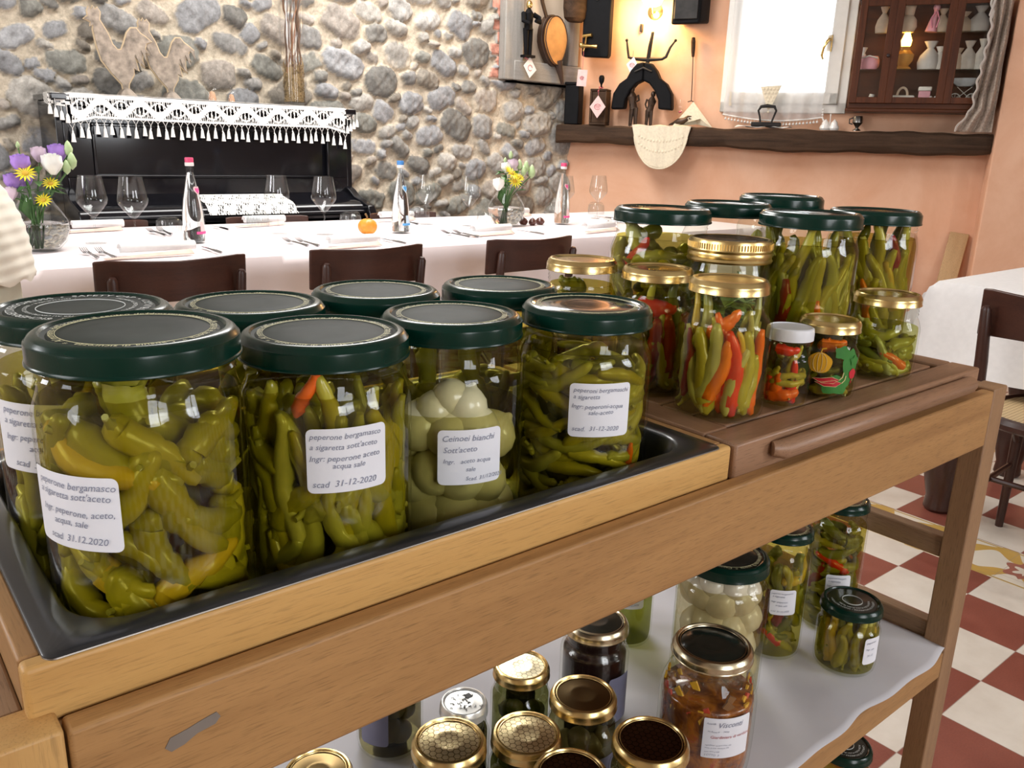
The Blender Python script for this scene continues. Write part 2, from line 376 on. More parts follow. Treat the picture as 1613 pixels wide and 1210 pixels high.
# stone wall: river stones set in lime mortar, real relief
def axis_steps(segs):
    out = []
    for a, b, st in segs: out += list(np.arange(a, b-1e-6, st))
    out.append(segs[-1][1]); return np.array(out)
def stone_wall():
    rs = np.random.RandomState(11)
    X = axis_steps([(-2.2, .45, .05), (.45, 4.41, .0085)]); Z = axis_steps([(0, .62, .05), (.62, 2.02, .0085), (2.02, 3.0, .05)])
    # stones: dart throwing with a size each
    S = []
    tries = 0
    while tries < 30000:
        tries += 1
        big = 1.0 if tries < 6000 else (.66 if tries < 12000 else .40)
        rx = rs.uniform(.090, .150)*big; rz = rx*rs.uniform(.50, .85)
        x = rs.uniform(-2.2, 4.42); z = rs.uniform(0, 3.0); a = rs.normal(0, .35)
        ok = True
        for q in S:
            dx, dz = x-q[0], z-q[1]
            if abs(dx) < rx+q[2]+.02 and abs(dz) < .26:
                n = sqrt(dx*dx+dz*dz)+1e-9; ux, uz = dx/n, dz/n
                def ext(r1, r2, an):
                    c, s = cos(an), sin(an); lx, lz = ux*c+uz*s, -ux*s+uz*c
                    return 1/sqrt((lx/r1)**2+(lz/r2)**2)
                if n < (ext(rx, rz, a)+ext(q[2], q[3], q[4]))*.90+.001: ok = False; break
        if ok: S.append((x, z, rx, rz, a))
    S = np.array(S); n = len(S)
    XX, ZZ = np.meshgrid(X, Z); P = np.stack([XX.ravel(), ZZ.ravel()], 1)
    # smooth random warp so that outlines are irregular
    def wn(P, f, seed):
        r = np.random.RandomState(seed); o = 0
        for k in range(7):
            a = r.uniform(0, 2*pi); w = r.uniform(.6, 1.5)*f; ph = r.uniform(0, 6.28)
            o = o + np.sin((P[:, 0]*cos(a)+P[:, 1]*sin(a))*w+ph)
        return o/7
    Wx = P[:, 0]+.013*wn(P, 45, 1)+.006*wn(P, 110, 2); Wz = P[:, 1]+.011*wn(P, 45, 3)+.006*wn(P, 110, 4)
    pw_ = rs.uniform(2.0, 3.2, n); d1 = np.full(len(P), 9.); d2 = np.full(len(P), 9.); idx = np.zeros(len(P), int)
    rows = np.array_split(np.arange(len(P)), 60)
    for rr in rows:
        zlo, zhi = Wz[rr].min()-.24, Wz[rr].max()+.24; cand = np.where((S[:, 1] > zlo) & (S[:, 1] < zhi))[0]
        best = np.full(len(rr), 9.); sec = np.full(len(rr), 9.); bi = np.zeros(len(rr), int)
        for i in cand:
            x, z, rx, rz, a = S[i]; c, s = cos(a), sin(a)
            dx = Wx[rr]-x; dz = Wz[rr]-z
            sel = np.abs(dx) < .32
            if not sel.any(): continue
            lx = np.abs(dx[sel]*c+dz[sel]*s)/rx; lz = np.abs(-dx[sel]*s+dz[sel]*c)/rz
            d = (lx**pw_[i]+lz**pw_[i])**(1/pw_[i])
            b = best[sel]; se = sec[sel]; k = bi[sel]
            better = d < b
            se = np.where(better, b, np.minimum(se, d)); k = np.where(better, i, k); b = np.minimum(b, d)
            best[sel] = b; sec[sel] = se; bi[sel] = k
        d1[rr] = best; d2[rr] = sec; idx[rr] = bi
    din = 1-d1*1.0; inside = din > 0
    amp = rs.uniform(.030, .062, n)[idx]
    prof = np.sqrt(np.clip(1-np.clip(d1, 0, 1)**3.2, 0, 1))
    facet = 1+.34*wn(P, 42, 5)+.20*wn(P, 120, 6)
    gap = np.clip((d2-d1)/.16, 0, 1)
    h = np.where(inside, amp*prof*facet*(.4+.6*gap), 0)
    mort = .009+.005*wn(P, 30, 7)+.004*wn(P, 140, 8)
    h = np.maximum(h, mort*np.clip(1.2-np.abs(din)*2, .2, 1))+.003*wn(P, 400, 9)
    isst = np.clip((h-.019)/.006, 0, 1)*inside
    pal = np.array([(.29, .28, .265), (.36, .345, .32), (.22, .21, .19), (.33, .33, .335), (.26, .23, .19), (.41, .385, .345), (.25, .245, .215), (.34, .30, .26), (.30, .30, .305)])
    sc = pal[rs.randint(0, len(pal), n)]*rs.uniform(.75, 1.15, (n, 1)); scol = sc[idx]
    scol = scol*(1+.22*wn(P, 70, 12)+.15*wn(P, 260, 13))[:, None]
    mcol = np.array([.54, .465, .36])*(1+.12*wn(P, 8, 14)+.06*wn(P, 90, 15))[:, None]
    col = mcol*(1-isst[:, None])+scol*isst[:, None]
    # the brick toothing beside the timber frame
    xb, zb = P[:, 0], P[:, 1]
    lim = 3.66+.05*(np.floor((zb-1.57)/.075) % 2)+.012*wn(P, 60, 16)
    bz = ((zb-1.57) % .075)/.075
    br = (xb > lim) & (xb < 3.80) & (zb > 1.57) & (zb < 2.6)
    inbr = br & (bz > .14)
    col[br] = np.array([.62, .50, .40]); col[inbr] = (np.array([.52, .235, .17])*(1+.25*wn(P, 90, 17))[:, None])[inbr]
    h[br] = .016; h[inbr] = .030+.003*wn(P, 120, 18)[inbr]
    nearf = (xb > 3.74) & (zb > 1.56); h[nearf & ~br] = .0; h[nearf] = np.minimum(h[nearf], .02)
    # the wall rounds off into the corner
    h = h-np.clip((xb-4.30)/.1, 0, 1)**2*.0
    me = bpy.data.meshes.new('wall_back'); nx, nz = len(X), len(Z)
    V = np.stack([P[:, 0], YW+.03-h*1.0-.03*0, P[:, 1]], 1)
    ii = np.arange(nx*nz).reshape(nz, nx); q = np.stack([ii[:-1, :-1], ii[:-1, 1:], ii[1:, 1:], ii[1:, :-1]], -1).reshape(-1, 4)
    me.vertices.add(len(V)); me.vertices.foreach_set('co', V.ravel().astype('f4'))
    me.loops.add(q.size); me.loops.foreach_set('vertex_index', q.ravel().astype('i4'))
    me.polygons.add(len(q)); me.polygons.foreach_set('loop_start', np.arange(0, q.size, 4, dtype='i4'))
    me.polygons.foreach_set('use_smooth', [True]*len(q)); me.update(); me.validate()
    at = me.color_attributes.new('stone_tone', 'FLOAT_COLOR', 'POINT')
    at.data.foreach_set('color', np.concatenate([np.clip(col, 0, 1), np.ones((len(col), 1))], 1).ravel().astype('f4'))
    m, nt, out = newmat('river_stone_and_mortar'); a = N(nt, 'ShaderNodeAttribute'); a.attribute_name = 'stone_tone'
    g = N(nt, 'ShaderNodeNewGeometry'); nz1 = noise(nt, g.outputs['Position'], 60, 6, .7); nz2 = noise(nt, g.outputs['Position'], 24, 5, .6, 1)
    mul = ramp(nt, math_(nt, 'ADD', math_(nt, 'MULTIPLY', nz1, .5), math_(nt, 'MULTIPLY', nz2, .5)), [(.33, (.62, .61, .6)), (.5, (.95, .95, .95)), (.68, (1.35, 1.35, 1.36))])
    mx = N(nt, 'ShaderNodeMix', data_type='RGBA', blend_type='MULTIPLY'); mx.inputs[0].default_value = 1
    L(nt, a.outputs['Color'], mx.inputs[6]); L(nt, mul, mx.inputs[7])
    bsdf(nt, out, mx.outputs[2], .8, 0, .35, bump=nz1, bstr=.55, bdist=.006)
    me.materials.append(m); o = bpy.data.objects.new('wall_back', me); COL.objects.link(o); struct(o)
    # solid core behind the relief
    c = MB().box(-2.3, 4.55, YW+.03, YW+.25, 0, 3.0); struct(c.build('wall_back_core', PALE, smooth=0))
stone_wall()

# grey timber frame of the niche at the end of the stone wall
GREYW = wood('grey_painted_timber', (.36, .345, .32), (.25, .235, .215), 'X', .7, 1.2)
GREYWZ = wood('grey_painted_timber_upright', (.36, .345, .32), (.25, .235, .215), 'Z', .7, 1.2)
b = MB().box(3.80, 4.42, YW-.075, YW, 1.575, 1.70); struct(b.build('trim_1', GREYW, bevel=.006))
b = MB().box(3.72, 3.88, YW-.07, YW, 1.575, 2.6); struct(b.build('trim_2', GREYWZ, bevel=.006))
b = MB().box(4.29, 4.39, YW-.07, YW, 1.70, 2.6); struct(b.build('trim_3', GREYWZ, bevel=.006))
b = MB().box(3.88, 4.29, YW-.012, YW+.03, 1.70, 2.6); struct(b.build('wall_niche', plaster('niche_plaster', (.66, .52, .38), (.76, .62, .48), 3), smooth=0))

# dark hewn beam along the pink wall, used as a shelf
DARKW = wood('dark_hewn_oak', (.085, .048, .028), (.022, .013, .008), 'X', .7, .9, spec=.18)
bm_ = MB(); nT = 70
def beam_fn():
    out = []
    for i in range(nT+1):
        t = -.02+2.77*i/nT; k = max(0, t-.9)
        zt = HC+.155+.004*sin(t*9)+.003*sin(t*31); zb = HC+.030-.012*sin(max(0, t-1.0)*1.9)+.006*sin(t*7)+.003*sin(t*23)
        o = .175+.008*sin(t*5+1)+.003*sin(t*37)
        zm = (zt+zb)/2
        out.append([(t, -.0, zt), (t, -o+.012, zt), (t, -o, zt-.012), (t, -o-.004, zm+.01*sin(t*11)), (t, -o+.004, zb+.014), (t, -o+.018, zb), (t, -.0, zb)])
    return out
rows = beam_fn(); k = len(rows[0]); vv = [p for r in rows for p in r]; ff = []
for i in range(nT):
    for j in range(k): ff.append((i*k+j, i*k+(j+1) % k, (i+1)*k+(j+1) % k, (i+1)*k+j))
ff += [tuple(range(k)), tuple(nT*k+j for j in range(k-1, -1, -1))]
bm_.add(vv, ff); o = bm_.build('shelf_beam', DARKW, loc=CW, rz=WRZ)
tag(o, 'long dark rough-hewn wooden beam shelf running along the peach wall', 'shelf')
# ================================================================ WINDOW, CURTAIN, WALL OBJECTS
WM = Matrix.Translation(CW) @ Matrix.Rotation(WRZ, 4, 'Z')     # wall coordinates: x along, -y into the room
def wthing(name, label, cat, t, off, z, group=None, dz=0):
    p = wallp(t, off, z); return thing(name, label, cat, p, WRZ+dz, group)
BRASS = plain('brass', (.80, .58, .22), .22, 1.0, var=.05, bstr=.02)
IRON = plain('black_iron', (.022, .020, .019), .5, .6, var=.3, bstr=.3)
BLACKP = plain('matt_black', (.005, .005, .006), .6, var=.2, bstr=.1, spec=.12)
WHITEC = plain('white_cloth', (.82, .81, .80), .9, var=.03, scale=60, bstr=.1, sheen=.2)
LACE = plain('cream_lace', (.74, .66, .50), .9, var=.08, scale=80)
LACEW = plain('white_lace', (.80, .78, .74), .9, var=.05, scale=120)
PAPERP = plain('pink_card', (.72, .50, .47), .7, var=.08, scale=40)
PAPERW = plain('white_card', (.84, .80, .79), .7, var=.05, scale=40)
INKR = plain('red_ink', (.50, .12, .14), .7)
INKD = plain('dark_ink', (.16, .13, .18), .7)
CHINA = plain('white_china', (.84, .82, .78), .15, var=.03, coat=.5)

# window: fixed frame, sash, pane, hinge
wf = MB()
T0, T1, B0, B1 = 1.10, 1.90, HC+.262, HC+1.35
wbox(wf, T0, T0+.075, 0, .035, B0, B1); wbox(wf, T1-.065, T1, 0, .035, B0, B1); wbox(wf, T0, T1, 0, .035, B0, B0+.07); wbox(wf, T0, T1, 0, .035, B1-.07, B1)
win = wf.build('window_1', WHITEP, bevel=.005); struct(win)
sf = MB(); a0, a1, c0, c1 = T0+.065, T1-.055, B0+.055, B1-.06
wbox(sf, a0, a0+.05, .01, .055, c0, c1); wbox(sf, a1-.085, a1, .01, .055, c0, c1); wbox(sf, a0, a1, .01, .055, c0, c0+.075); wbox(sf, a0, a1, .01, .055, c1-.06, c1)
o = sf.build('sash', WHITEP, win, bevel=.006)
gp = MB(); wbox(gp, a0+.045, a1-.08, .028, .034, c0+.07, c1-.05); gp.build('pane', glass('clear_pane'), win, smooth=0)
hg = MB(); wbox(hg, T0+.062, T0+.078, .035, .055, HC+.30, HC+.39); hg.build('hinge', BRASS, win, bevel=.003)
hd = MB(); M = Matrix.Translation(wallp(1.755, .056, HC+.685)) @ Matrix.Rotation(WRZ, 4, 'Z')
hd.add(*(lambda q: (q.v, q.f))(MB().box(-.016, .016, -.006, .002, -.05, .05)), 0, M)
hd.tube([(0, -.004, .02), (0, -.035, .02), (-.012, -.04, .01), (-.03, -.04, -.03), (-.036, -.038, -.075), (-.026, -.04, -.10)], [.010, .011, .010, .008, .008, .005], 10, 0, M)
hd.build('window_handle', BRASS, win, bevel=.001)

# sheer curtain with bobble trim in front of the window
def sheer():
    m, nt, out = newmat('sheer_voile'); g = N(nt, 'ShaderNodeNewGeometry')
    d = N(nt, 'ShaderNodeBsdfTranslucent'); d.inputs[0].default_value = (.86, .87, .88, 1)
    df = N(nt, 'ShaderNodeBsdfDiffuse'); df.inputs[0].default_value = (.84, .84, .84, 1)
    t = N(nt, 'ShaderNodeBsdfTransparent')
    a = N(nt, 'ShaderNodeMixShader'); a.inputs[0].default_value = .45; L(nt, d.outputs[0], a.inputs[1]); L(nt, df.outputs[0], a.inputs[2])
    b = N(nt, 'ShaderNodeMixShader'); b.inputs[0].default_value = .62; L(nt, t.outputs[0], b.inputs[1]); L(nt, a.outputs[0], b.inputs[2])
    L(nt, b.outputs[0], out.inputs[0]); return m
SHEER = sheer()
def bowy(u): return -.085-.012*sin(u*19)-.008*sin(u*47+1)
ct = MB()
def cfn(u, v):
    x = 1.145+u*(.625)+.0*v; zb = HC+.245-.035*sin(min(u, 1)*pi*.9); zt = HC+1.25
    return (x-.01*(1-v), bowy(u)*(1-.15*v), zb+(zt-zb)*v)
cur = thing('sheer_curtain', 'sheer white voile curtain with bobble trim hanging over the bright window', 'curtain', CW, WRZ)
ct.grid(cfn, 90, 12); ct.build('voile', SHEER, cur)
ctb = MB()
ctb.tube([(cfn(i/60, 0)[0], cfn(i/60, 0)[1], cfn(i/60, 0)[2]) for i in range(61)], .0045, 6)
for i in range(1, 30):
    p = cfn(i/30, 0); ctb.tube([p, (p[0], p[1], p[2]-.018)], .0012, 4); ctb.ball((p[0], p[1]-.001, p[2]-.024), .0075, nu=8, nv=6)
for i in range(4): ctb.ball((1.768, bowy(1), HC+.235+.016*i), .0075, nu=8, nv=6)
ctb.build('bobble_trim', LACEW, cur)
tri = MB(); tri.prism([(1.365, -.115, HC+.42), (1.50, -.115, HC+.43), (1.445, -.12, HC+.29), (1.43, -.12, HC+.27), (1.42, -.12, HC+.29)], (0, -.003, 0))
for r_ in range(5):
    for c_ in range(5-r_): tri.ball((1.387+.022*c_+.012*r_, -.121, HC+.405-.024*r_), (.009, .002, .009), nu=8, nv=5)
tri.ball((1.431, -.12, HC+.262), .007, nu=8, nv=6)
tri.build('lace_insert', LACE, cur)

# ---- black loudspeaker high on the wall
t_ = wthing('wall_speaker', 'black loudspeaker hung high on the peach wall beside the window', 'loudspeaker', .86, .02, HC+.80)
MB().prism([(-.10, 0, .02), (-.105, -.16, 0), (.085, -.17, .0), (.115, -.09, .02), (.115, 0, .02)], (0, 0, .40)).build('cabinet', BLACKP, t_, bevel=.012)
MB().box(-.085, .07, -.178, -.168, .03, .38).build('grille', IRON, t_, bevel=.004)

# ---- wall lamp (glowing) above the yoke
def sconce(t, z, label, power):
    s_ = wthing('wall_lamp', label, 'lamp', t, .0, z)
    b = MB(); b.lathe([(0, 0), (.05, 0), (.05, .01), (.02, .02), (0, .02)], 20, M=Matrix.Rotation(pi/2, 4, 'X')); b.tube([(0, -.02, 0), (0, -.07, -.02), (0, -.09, .02)], .007, 8)
    b.build('bracket', BRASS, s_)
    b = MB(); b.lathe([(.03, .0), (.055, .01), (.075, .05), (.085, .10), (.095, .15), (.088, .15), (.07, .06), (.03, .008)], 24, (0, -.10, .02))
    b.build('lamp_shade', emit('lit_amber_glass', (1.0, .62, .22), 11), s_)
    l = bpy.data.lights.new('lamp_bulb', 'POINT'); l.energy = power; l.color = (1, .60, .22); l.shadow_soft_size = .05
    lo = bpy.data.objects.new('lamp_bulb', l); COL.objects.link(lo); lo.location = wallp(t, .14, z-.03)
sconce(.60, HC+.905, 'glowing amber wall lamp above the black horse collar', 16)

# ---- wooden yoke-like black collar with three-pronged iron hook, hung on the wall
yk = wthing('horse_collar', 'black arched horse collar hanging on the peach wall above the beam', 'collar', .58, .045, HC+.27)
def arch(side):
    pts = []; rad = []
    for i in range(9):
        s = i/8; x = side*(.03+.175*s**.85); z = .285-.02*s-.235*s**1.6
        pts.append((x, -.045-.01*sin(s*3), z)); rad.append(.047+.016*s)
    return pts, rad
for sd, nm in ((-1, 'collar_arm'), (1, 'collar_arm')):
    b = MB(); o_ = [(0, .305), (.05, .295), (.09, .25), (.115, .20), (.165, .165), (.205, .10), (.215, .0), (.205, -.005), (.120, .0), (.115, .06), (.085, .12), (.045, .165), (0, .185)]
    b.prism([(sd*x, -.01, z) for x, z in o_], (0, -.085, 0)); b.build(nm, BLACKP, yk, bevel=.012, seg=3)
MB().tube([(-.06, -.098, .24), (0, -.10, .265), (.06, -.098, .24)], [.006, .008, .006], 8).build('leather_strap', IRON, yk)
hk = wthing('iron_trident_hook', 'black three-pronged iron hook mounted above the horse collar', 'hook', .59, .05, HC+.60)
hb = MB(); hb.tube([(-.155, -.03, .115), (-.145, -.03, .06), (-.135, -.03, .01), (-.10, -.03, 0), (0, -.03, -.006), (.10, -.03, -.002), (.125, -.03, .01), (.15, -.03, .07), (.18, -.03, .11)],
                   [.006, .008, .009, .011, .015, .011, .010, .008, .006], 8)
hb.tube([(.0, -.03, -.03), (.012, -.035, .08), (.022, -.03, .16)], [.014, .014, .010], 8)
for x, z in ((-.156, .12), (.182, .113), (.022, .163)): hb.ball((x, -.03, z), .0105, nu=8, nv=6)
hb.build('prongs', IRON, hk)
pg = wthing('wall_peg', 'small iron peg in the glowing wall above the trident hook', 'peg', .515, 0, HC+.78)
MB().box(-.009, .009, -.03, 0, 0, .05).build('peg_shank', IRON, pg, bevel=.003)

def card(name, label, t, off, z, w, h, kind, mat, rot=0, ang=0, cord=.04):
    c_ = wthing(name, label, 'price tag', t, off, z, dz=ang)
    M = Matrix.Rotation(rot, 4, 'Y')
    if kind == 'diamond': out = [(0, 0, -h/2), (w/2, -.002, 0), (0, 0, h/2), (-w/2, .001, 0)]
    else: out = [(-w/2, 0, -h/2), (w/2, 0, -h/2), (w/2, 0, h/2), (-w/2, 0, h/2)]
    MB().prism(out, (0, -.003, 0), M=M).build('card', mat, c_, smooth=0)
    i_ = MB(); r0 = min(w, h)*.2
    i_.tube([(r0*cos(a), -.0045, r0*.8*sin(a)) for a in np.linspace(0, 5.6, 16)], .0016, 5, M=M)
    for k in range(3): i_.tube([(-r0*.8+.001*k, -.0045, -r0*.1+r0*.4*k), (0, -.0045, r0*(.3*k-.4)), (r0*.8, -.0045, -r0*.1+r0*.35*k)], .0012, 4, M=M)
    i_.build('printed_emblem', INKR if kind != 'diamond2' else INKD, c_)
    s_ = MB(); s_.tube([(0, 0, h/2 if rot == 0 else h*.45), (0, .005, h/2+cord)], .0016, 5); s_.build('string', INKR, c_)
    return c_
card('price_tag', 'white diamond tag hanging in front of the horse collar under the trident', .495, .12, HC+.555, .085, .11, 'diamond', PAPERW, .15)
card('price_tag', 'large pink diamond tag on the dark box at the beam corner', .30, .235, HC+.275, .115, .15, 'diamond', PAPERP)
card('price_tag', 'pink rectangular tag hung from the brass mill crank', .167, .207, HC+.465, .070, .108, 'rect', PAPERP, .06, cord=.125)

# ---- dark boxes at the left end of the beam
bx = wthing('upright_black_box', 'tall narrow black box standing at the left end of the beam', 'box', .085, .12, HC+.157)
MB().box(-.05, .055, -.06, .05, 0, .265).build('box_body', BLACKP, bx, bevel=.008)
MB().box(-.053, .058, -.063, .053, .265, .285).build('box_top', BLACKP, bx, bevel=.006)
gr = wthing('coffee_mill', 'small dark wooden box with a black knob and red cord on the beam', 'coffee mill', .285, .13, HC+.157)
b = MB(); b.box(-.06, .06, -.06, .05, 0, .015); b.box(-.06, .06, -.06, .05, .225, .24)
for x in (-.06, .045): b.box(x, x+.015, -.06, .05, .015, .225)
b.box(-.045, .045, -.052, .04, .015, .225); b.build('mill_body', DARKW, gr, bevel=.004)
b = MB(); b.lathe([(.006, 0), (.006, .03), (.017, .05), (.02, .075), (.014, .09), (0, .094)], 14, (0, 0, .24)); b.build('knob', BLACKP, gr)
b = MB(); b.tube([(.014*cos(a), .014*sin(a), .25+.006*sin(2*a)) for a in np.linspace(0, 6.3, 12)], .003, 5); b.tube([(0, -.014, .25), (0, -.04, .245), (0, -.075, .22)], .0022, 5); b.build('red_cord', INKR, gr)
# ---- large black wall-mounted mill with a brass crank
cm = wthing('wall_mounted_mill', 'large flat black box mounted high on the wall with a brass crank', 'mill', .235, .10, HC+.60)
MB().prism([(-.095, 0, .03), (-.09, 0, .01), (.09, 0, 0), (.10, 0, .02), (.10, 0, .52), (-.095, 0, .52)], (0, -.07, 0)).build('case', BLACKP, cm, bevel=.008)
b = MB(); b.tube([(.025*cos(a), -.074, .40+.035*sin(a)) for a in np.linspace(0, 2*pi, 20)], .003, 6); b.build('ring', IRON, cm)
b = MB(); b.tube([(-.085, -.08, .14), (-.02, -.09, .145)], .013, 10); b.tube([(-.06, -.08, .15), (-.06, -.10, .08), (-.07, -.10, .04)], .006, 8)
b.tube([(-.085, -.11, .075), (-.02, -.12, .07), (.03, -.115, .068)], [.016, .011, .014], 10); b.ball((-.085, -.11, .078), .018)
b.build('crank', BRASS, cm)
b = MB(); b.box(-.13, .0, -.10, 0, .50, .56); b.build('top_block', DARKW, cm, bevel=.005)

# ---- two dark figurines, standing in the arch of the collar
FIG = plain('dark_bronze', (.055, .032, .020), .4, .5, var=.4)
def figurine(t, off, h, label, lean):
    f_ = wthing('figurine', label, 'figurine', t, off, HC+.157, 'dark figurines on the beam')
    s = h/.30; b = MB()
    for sx in (-1, 1): b.tube([(sx*.020*s, -.012*s, .004*s), (sx*.020*s, 0, .012*s), (sx*.018*s, 0, .06*s), (sx*.015*s, 0, .135*s)], [.010*s, .014*s, .016*s, .020*s], 8)
    b.tube([(0, 0, .125*s), (lean*.01, 0, .17*s), (lean*.015, 0, .215*s), (lean*.018, 0, .252*s)], [.034*s, .030*s, .040*s, .014*s], 12, flat=.8)
    b.ball((lean*.02, 0, .27*s), (.021*s, .021*s, .026*s), nu=12, nv=9)
    b.tube([(lean*.016, -.014*s, .268*s), (lean*.016, -.018*s, .262*s)], .004*s, 6)
    b.tube([(-.026*s, 0, .228*s), (-.036*s, -.01*s, .185*s), (-.022*s, -.026*s, .155*s)], [.009*s, .008*s, .006*s], 8)
    b.tube([(.028*s, 0, .228*s), (.040*s, -.008*s, .19*s), (.018*s, -.028*s, .175*s)], [.009*s, .008*s, .006*s], 8)
    b.build('body', FIG, f_)
    b = MB(); b.box(-.03*s, .03*s, -.022*s, .02*s, 0, .008*s); b.build('base', FIG, f_, bevel=.002)
figurine(.52, .10, .27, 'taller dark bronze figurine, left of the pair on the beam', -1)
figurine(.63, .095, .235, 'shorter dark bronze figurine, right of the pair on the beam', 1)

# ---- cream crocheted cloth draped over the beam, with stiff peaked end; bird on it
cl = wthing('crocheted_doily', 'cream crocheted cloth hanging in a half round over the dark beam', 'doily', .745, .0, HC+.157)
b = MB()
def dfn(u, v):
    x = -.205+.41*u; drop = .285*sqrt(max(0, 1-((u-.5)*2)**2*.93))
    w = .22*(1-v) if v < .3 else 0
    if v < .3: return (x*.98, -.02-.165*(v/.3), .006+.004*sin(u*17))
    vv = (v-.3)/.7; return (x*(1-.10*vv*abs(u-.5)*2), -.190-.004*sin(u*17+vv*2)*vv-.0012*sin(u*60), .004-drop*vv+.0)
b.grid(dfn, 64, 26); b.build('crocheted_cloth', LACE, cl, solid=.002)
b = MB()
b.tube([dfn(i/48, 1) for i in range(49)], .0045, 6)
for i in range(15):
    u = .12+.76*i/14
    for v in (.55, .72):
        p = dfn(u, v); b.ball((p[0], p[1]-.002, p[2]), (.008, .0025, .010), nu=8, nv=5)
b.build('lace_edge', LACE, cl)
pk = wthing('stiff_lace_napkin', 'cream starched lace square folded up to a peak behind the bird', 'napkin', .93, .06, HC+.157)
b = MB(); b.add([(-.12, -.08, .003), (.15, -.09, .0), (.0, -.03, .165), (.03, .0, .02), (.06, -.05, .055)], [(0, 4, 2), (4, 1, 2), (1, 3, 2), (3, 0, 2)]); b.build('folded_lace', LACE, pk, smooth=0, solid=.003)
bd = wthing('bird_figurine', 'small dark speckled bird ornament lying on the cream cloth', 'ornament', .845, .12, HC+.165)
b = MB(); b.tube([(-.065, 0, .004), (-.03, 0, .015), (0, 0, .026), (.03, 0, .030), (.05, -.004, .040), (.062, -.004, .046)], [.003, .012, .022, .022, .016, .012], 12)
b.tube([(.07, -.004, .048), (.088, -.004, .045)], [.006, .001], 6); b.tube([(.035, .004, .05), (.06, .008, .06), (.085, .006, .062)], [.005, .008, .003], 6); b.build('body', FIG, bd)

# ---- long-handled skimmer / poker hanging on the wall
sk = wthing('roasting_fork', 'long thin iron rod with a dark wooden handle hung upside down on the wall', 'utensil', .90, .02, HC+.325)
b = MB(); b.tube([(.004, -.015, .005), (-.002, -.015, .15), (-.01, -.015, .29)], .0032, 6); b.tube([(-.02, -.015, 0), (.004, -.018, .006), (.022, -.015, .0)], .003, 6); b.build('rod', IRON, sk)
b = MB(); b.lathe([(0, 0), (.009, .005), (.013, .04), (.015, .10), (.012, .125), (0, .13)], 12, M=Matrix.Translation((-.010, -.015, .285)) @ Matrix.Rotation(-.06, 4, 'Y')); b.build('handle', DARKW, sk)
hr = wthing('glass_goblet', 'small clear stemmed glass beside the peaked cream napkin', 'glass', .845, .09, HC+.17)
b = MB(); b.lathe([(.0, 0), (.025, .002), (.004, .008), (.004, .05), (.02, .07), (.034, .10), (.034, .13), (.026, .165)], 20); b.build('bowl', glass('thin_glass', (.985, .985, .985), (.55, .57, .57)), hr)
MB().ball((0, 0, .085), (.012, .012, .008)).build('dark_seed', INKR, hr)

# ---- flat iron on a white paper, china pot, small mug
ppr = wthing('lace_paper_strip', 'crumpled white lace strip under the old flat iron', 'doily', 1.40, .09, HC+.158)
b = MB(); b.grid(lambda u, v: (-.17+.34*u+.02*v, -.07+.05*v+.01*sin(9*u), .004+.010*abs(sin(7*u+2*v))+.02*max(0, .35-u)*v), 30, 6); b.build('strip', LACEW, ppr, solid=.002)
fi = wthing('flat_iron', 'antique black flat iron with looped handle in front of the window', 'iron', 1.425, .135, HC+.17)
b = MB(); b.prism([(-.09, -.035, 0), (.02, -.04, 0), (.10, 0, 0), (.02, .04, 0), (-.09, .035, 0)], (0, 0, .028)); b.build('sole', IRON, fi, bevel=.006)
b = MB(); b.tube([(-.035, 0, .025), (-.042, 0, .06), (-.055, 0, .10), (-.04, 0, .125), (0, 0, .13), (.045, 0, .125), (.058, 0, .10), (.045, 0, .06), (.035, 0, .025)], [.006, .006, .007, .010, .012, .010, .007, .006, .006], 8); b.build('handle', IRON, fi)
tp = wthing('china_cruet_set', 'small white china cruet set at the right corner of the window', 'cruet set', 1.815, .09, HC+.157)
b = MB(); b.lathe([(0, 0), (.03, .0), (.036, .012), (.03, .03), (0, .03)], 18, (-.022, 0, 0)); b.lathe([(0, 0), (.026, .0), (.032, .012), (.028, .028), (0, .03)], 18, (.032, 0, 0)); b.build('tray', CHINA, tp)
for x, r in ((-.022, .026), (.032, .024)):
    b = MB(); b.lathe([(0, 0), (r*.8, 0), (r, .015), (r*.8, .035), (r*.4, .045), (.005, .05), (0, .056)], 18, (x, 0, .014)); b.build('pot', CHINA, tp)
b = MB(); b.tube([(-.03, 0, .05), (-.045, -.003, .075)], [.008, .004], 8); b.tube([(.005, 0, .03), (.004, 0, .085), (.004, 0, .10)], [.003, .003, .006], 8); b.build('spout_and_pin', CHINA, tp)
mg = wthing('silver_cream_jug', 'small dark silver jug under the left corner of the showcase', 'jug', 1.985, .09, HC+.157)
b = MB(); b.lathe([(0, 0), (.026, 0), (.024, .006), (.008, .018), (.014, .028), (.032, .05), (.030, .075), (.026, .09), (.024, .088), (0, .05)], 20); b.build('body', plain('dull_silver', (.35, .34, .32), .25, 1, var=.2), mg)
b = MB(); b.tube([(-.026, 0, .08), (-.05, 0, .07), (-.048, 0, .045), (-.028, 0, .04)], .004, 8); b.build('handle', plain('black_handle', (.03, .03, .03), .3), mg)

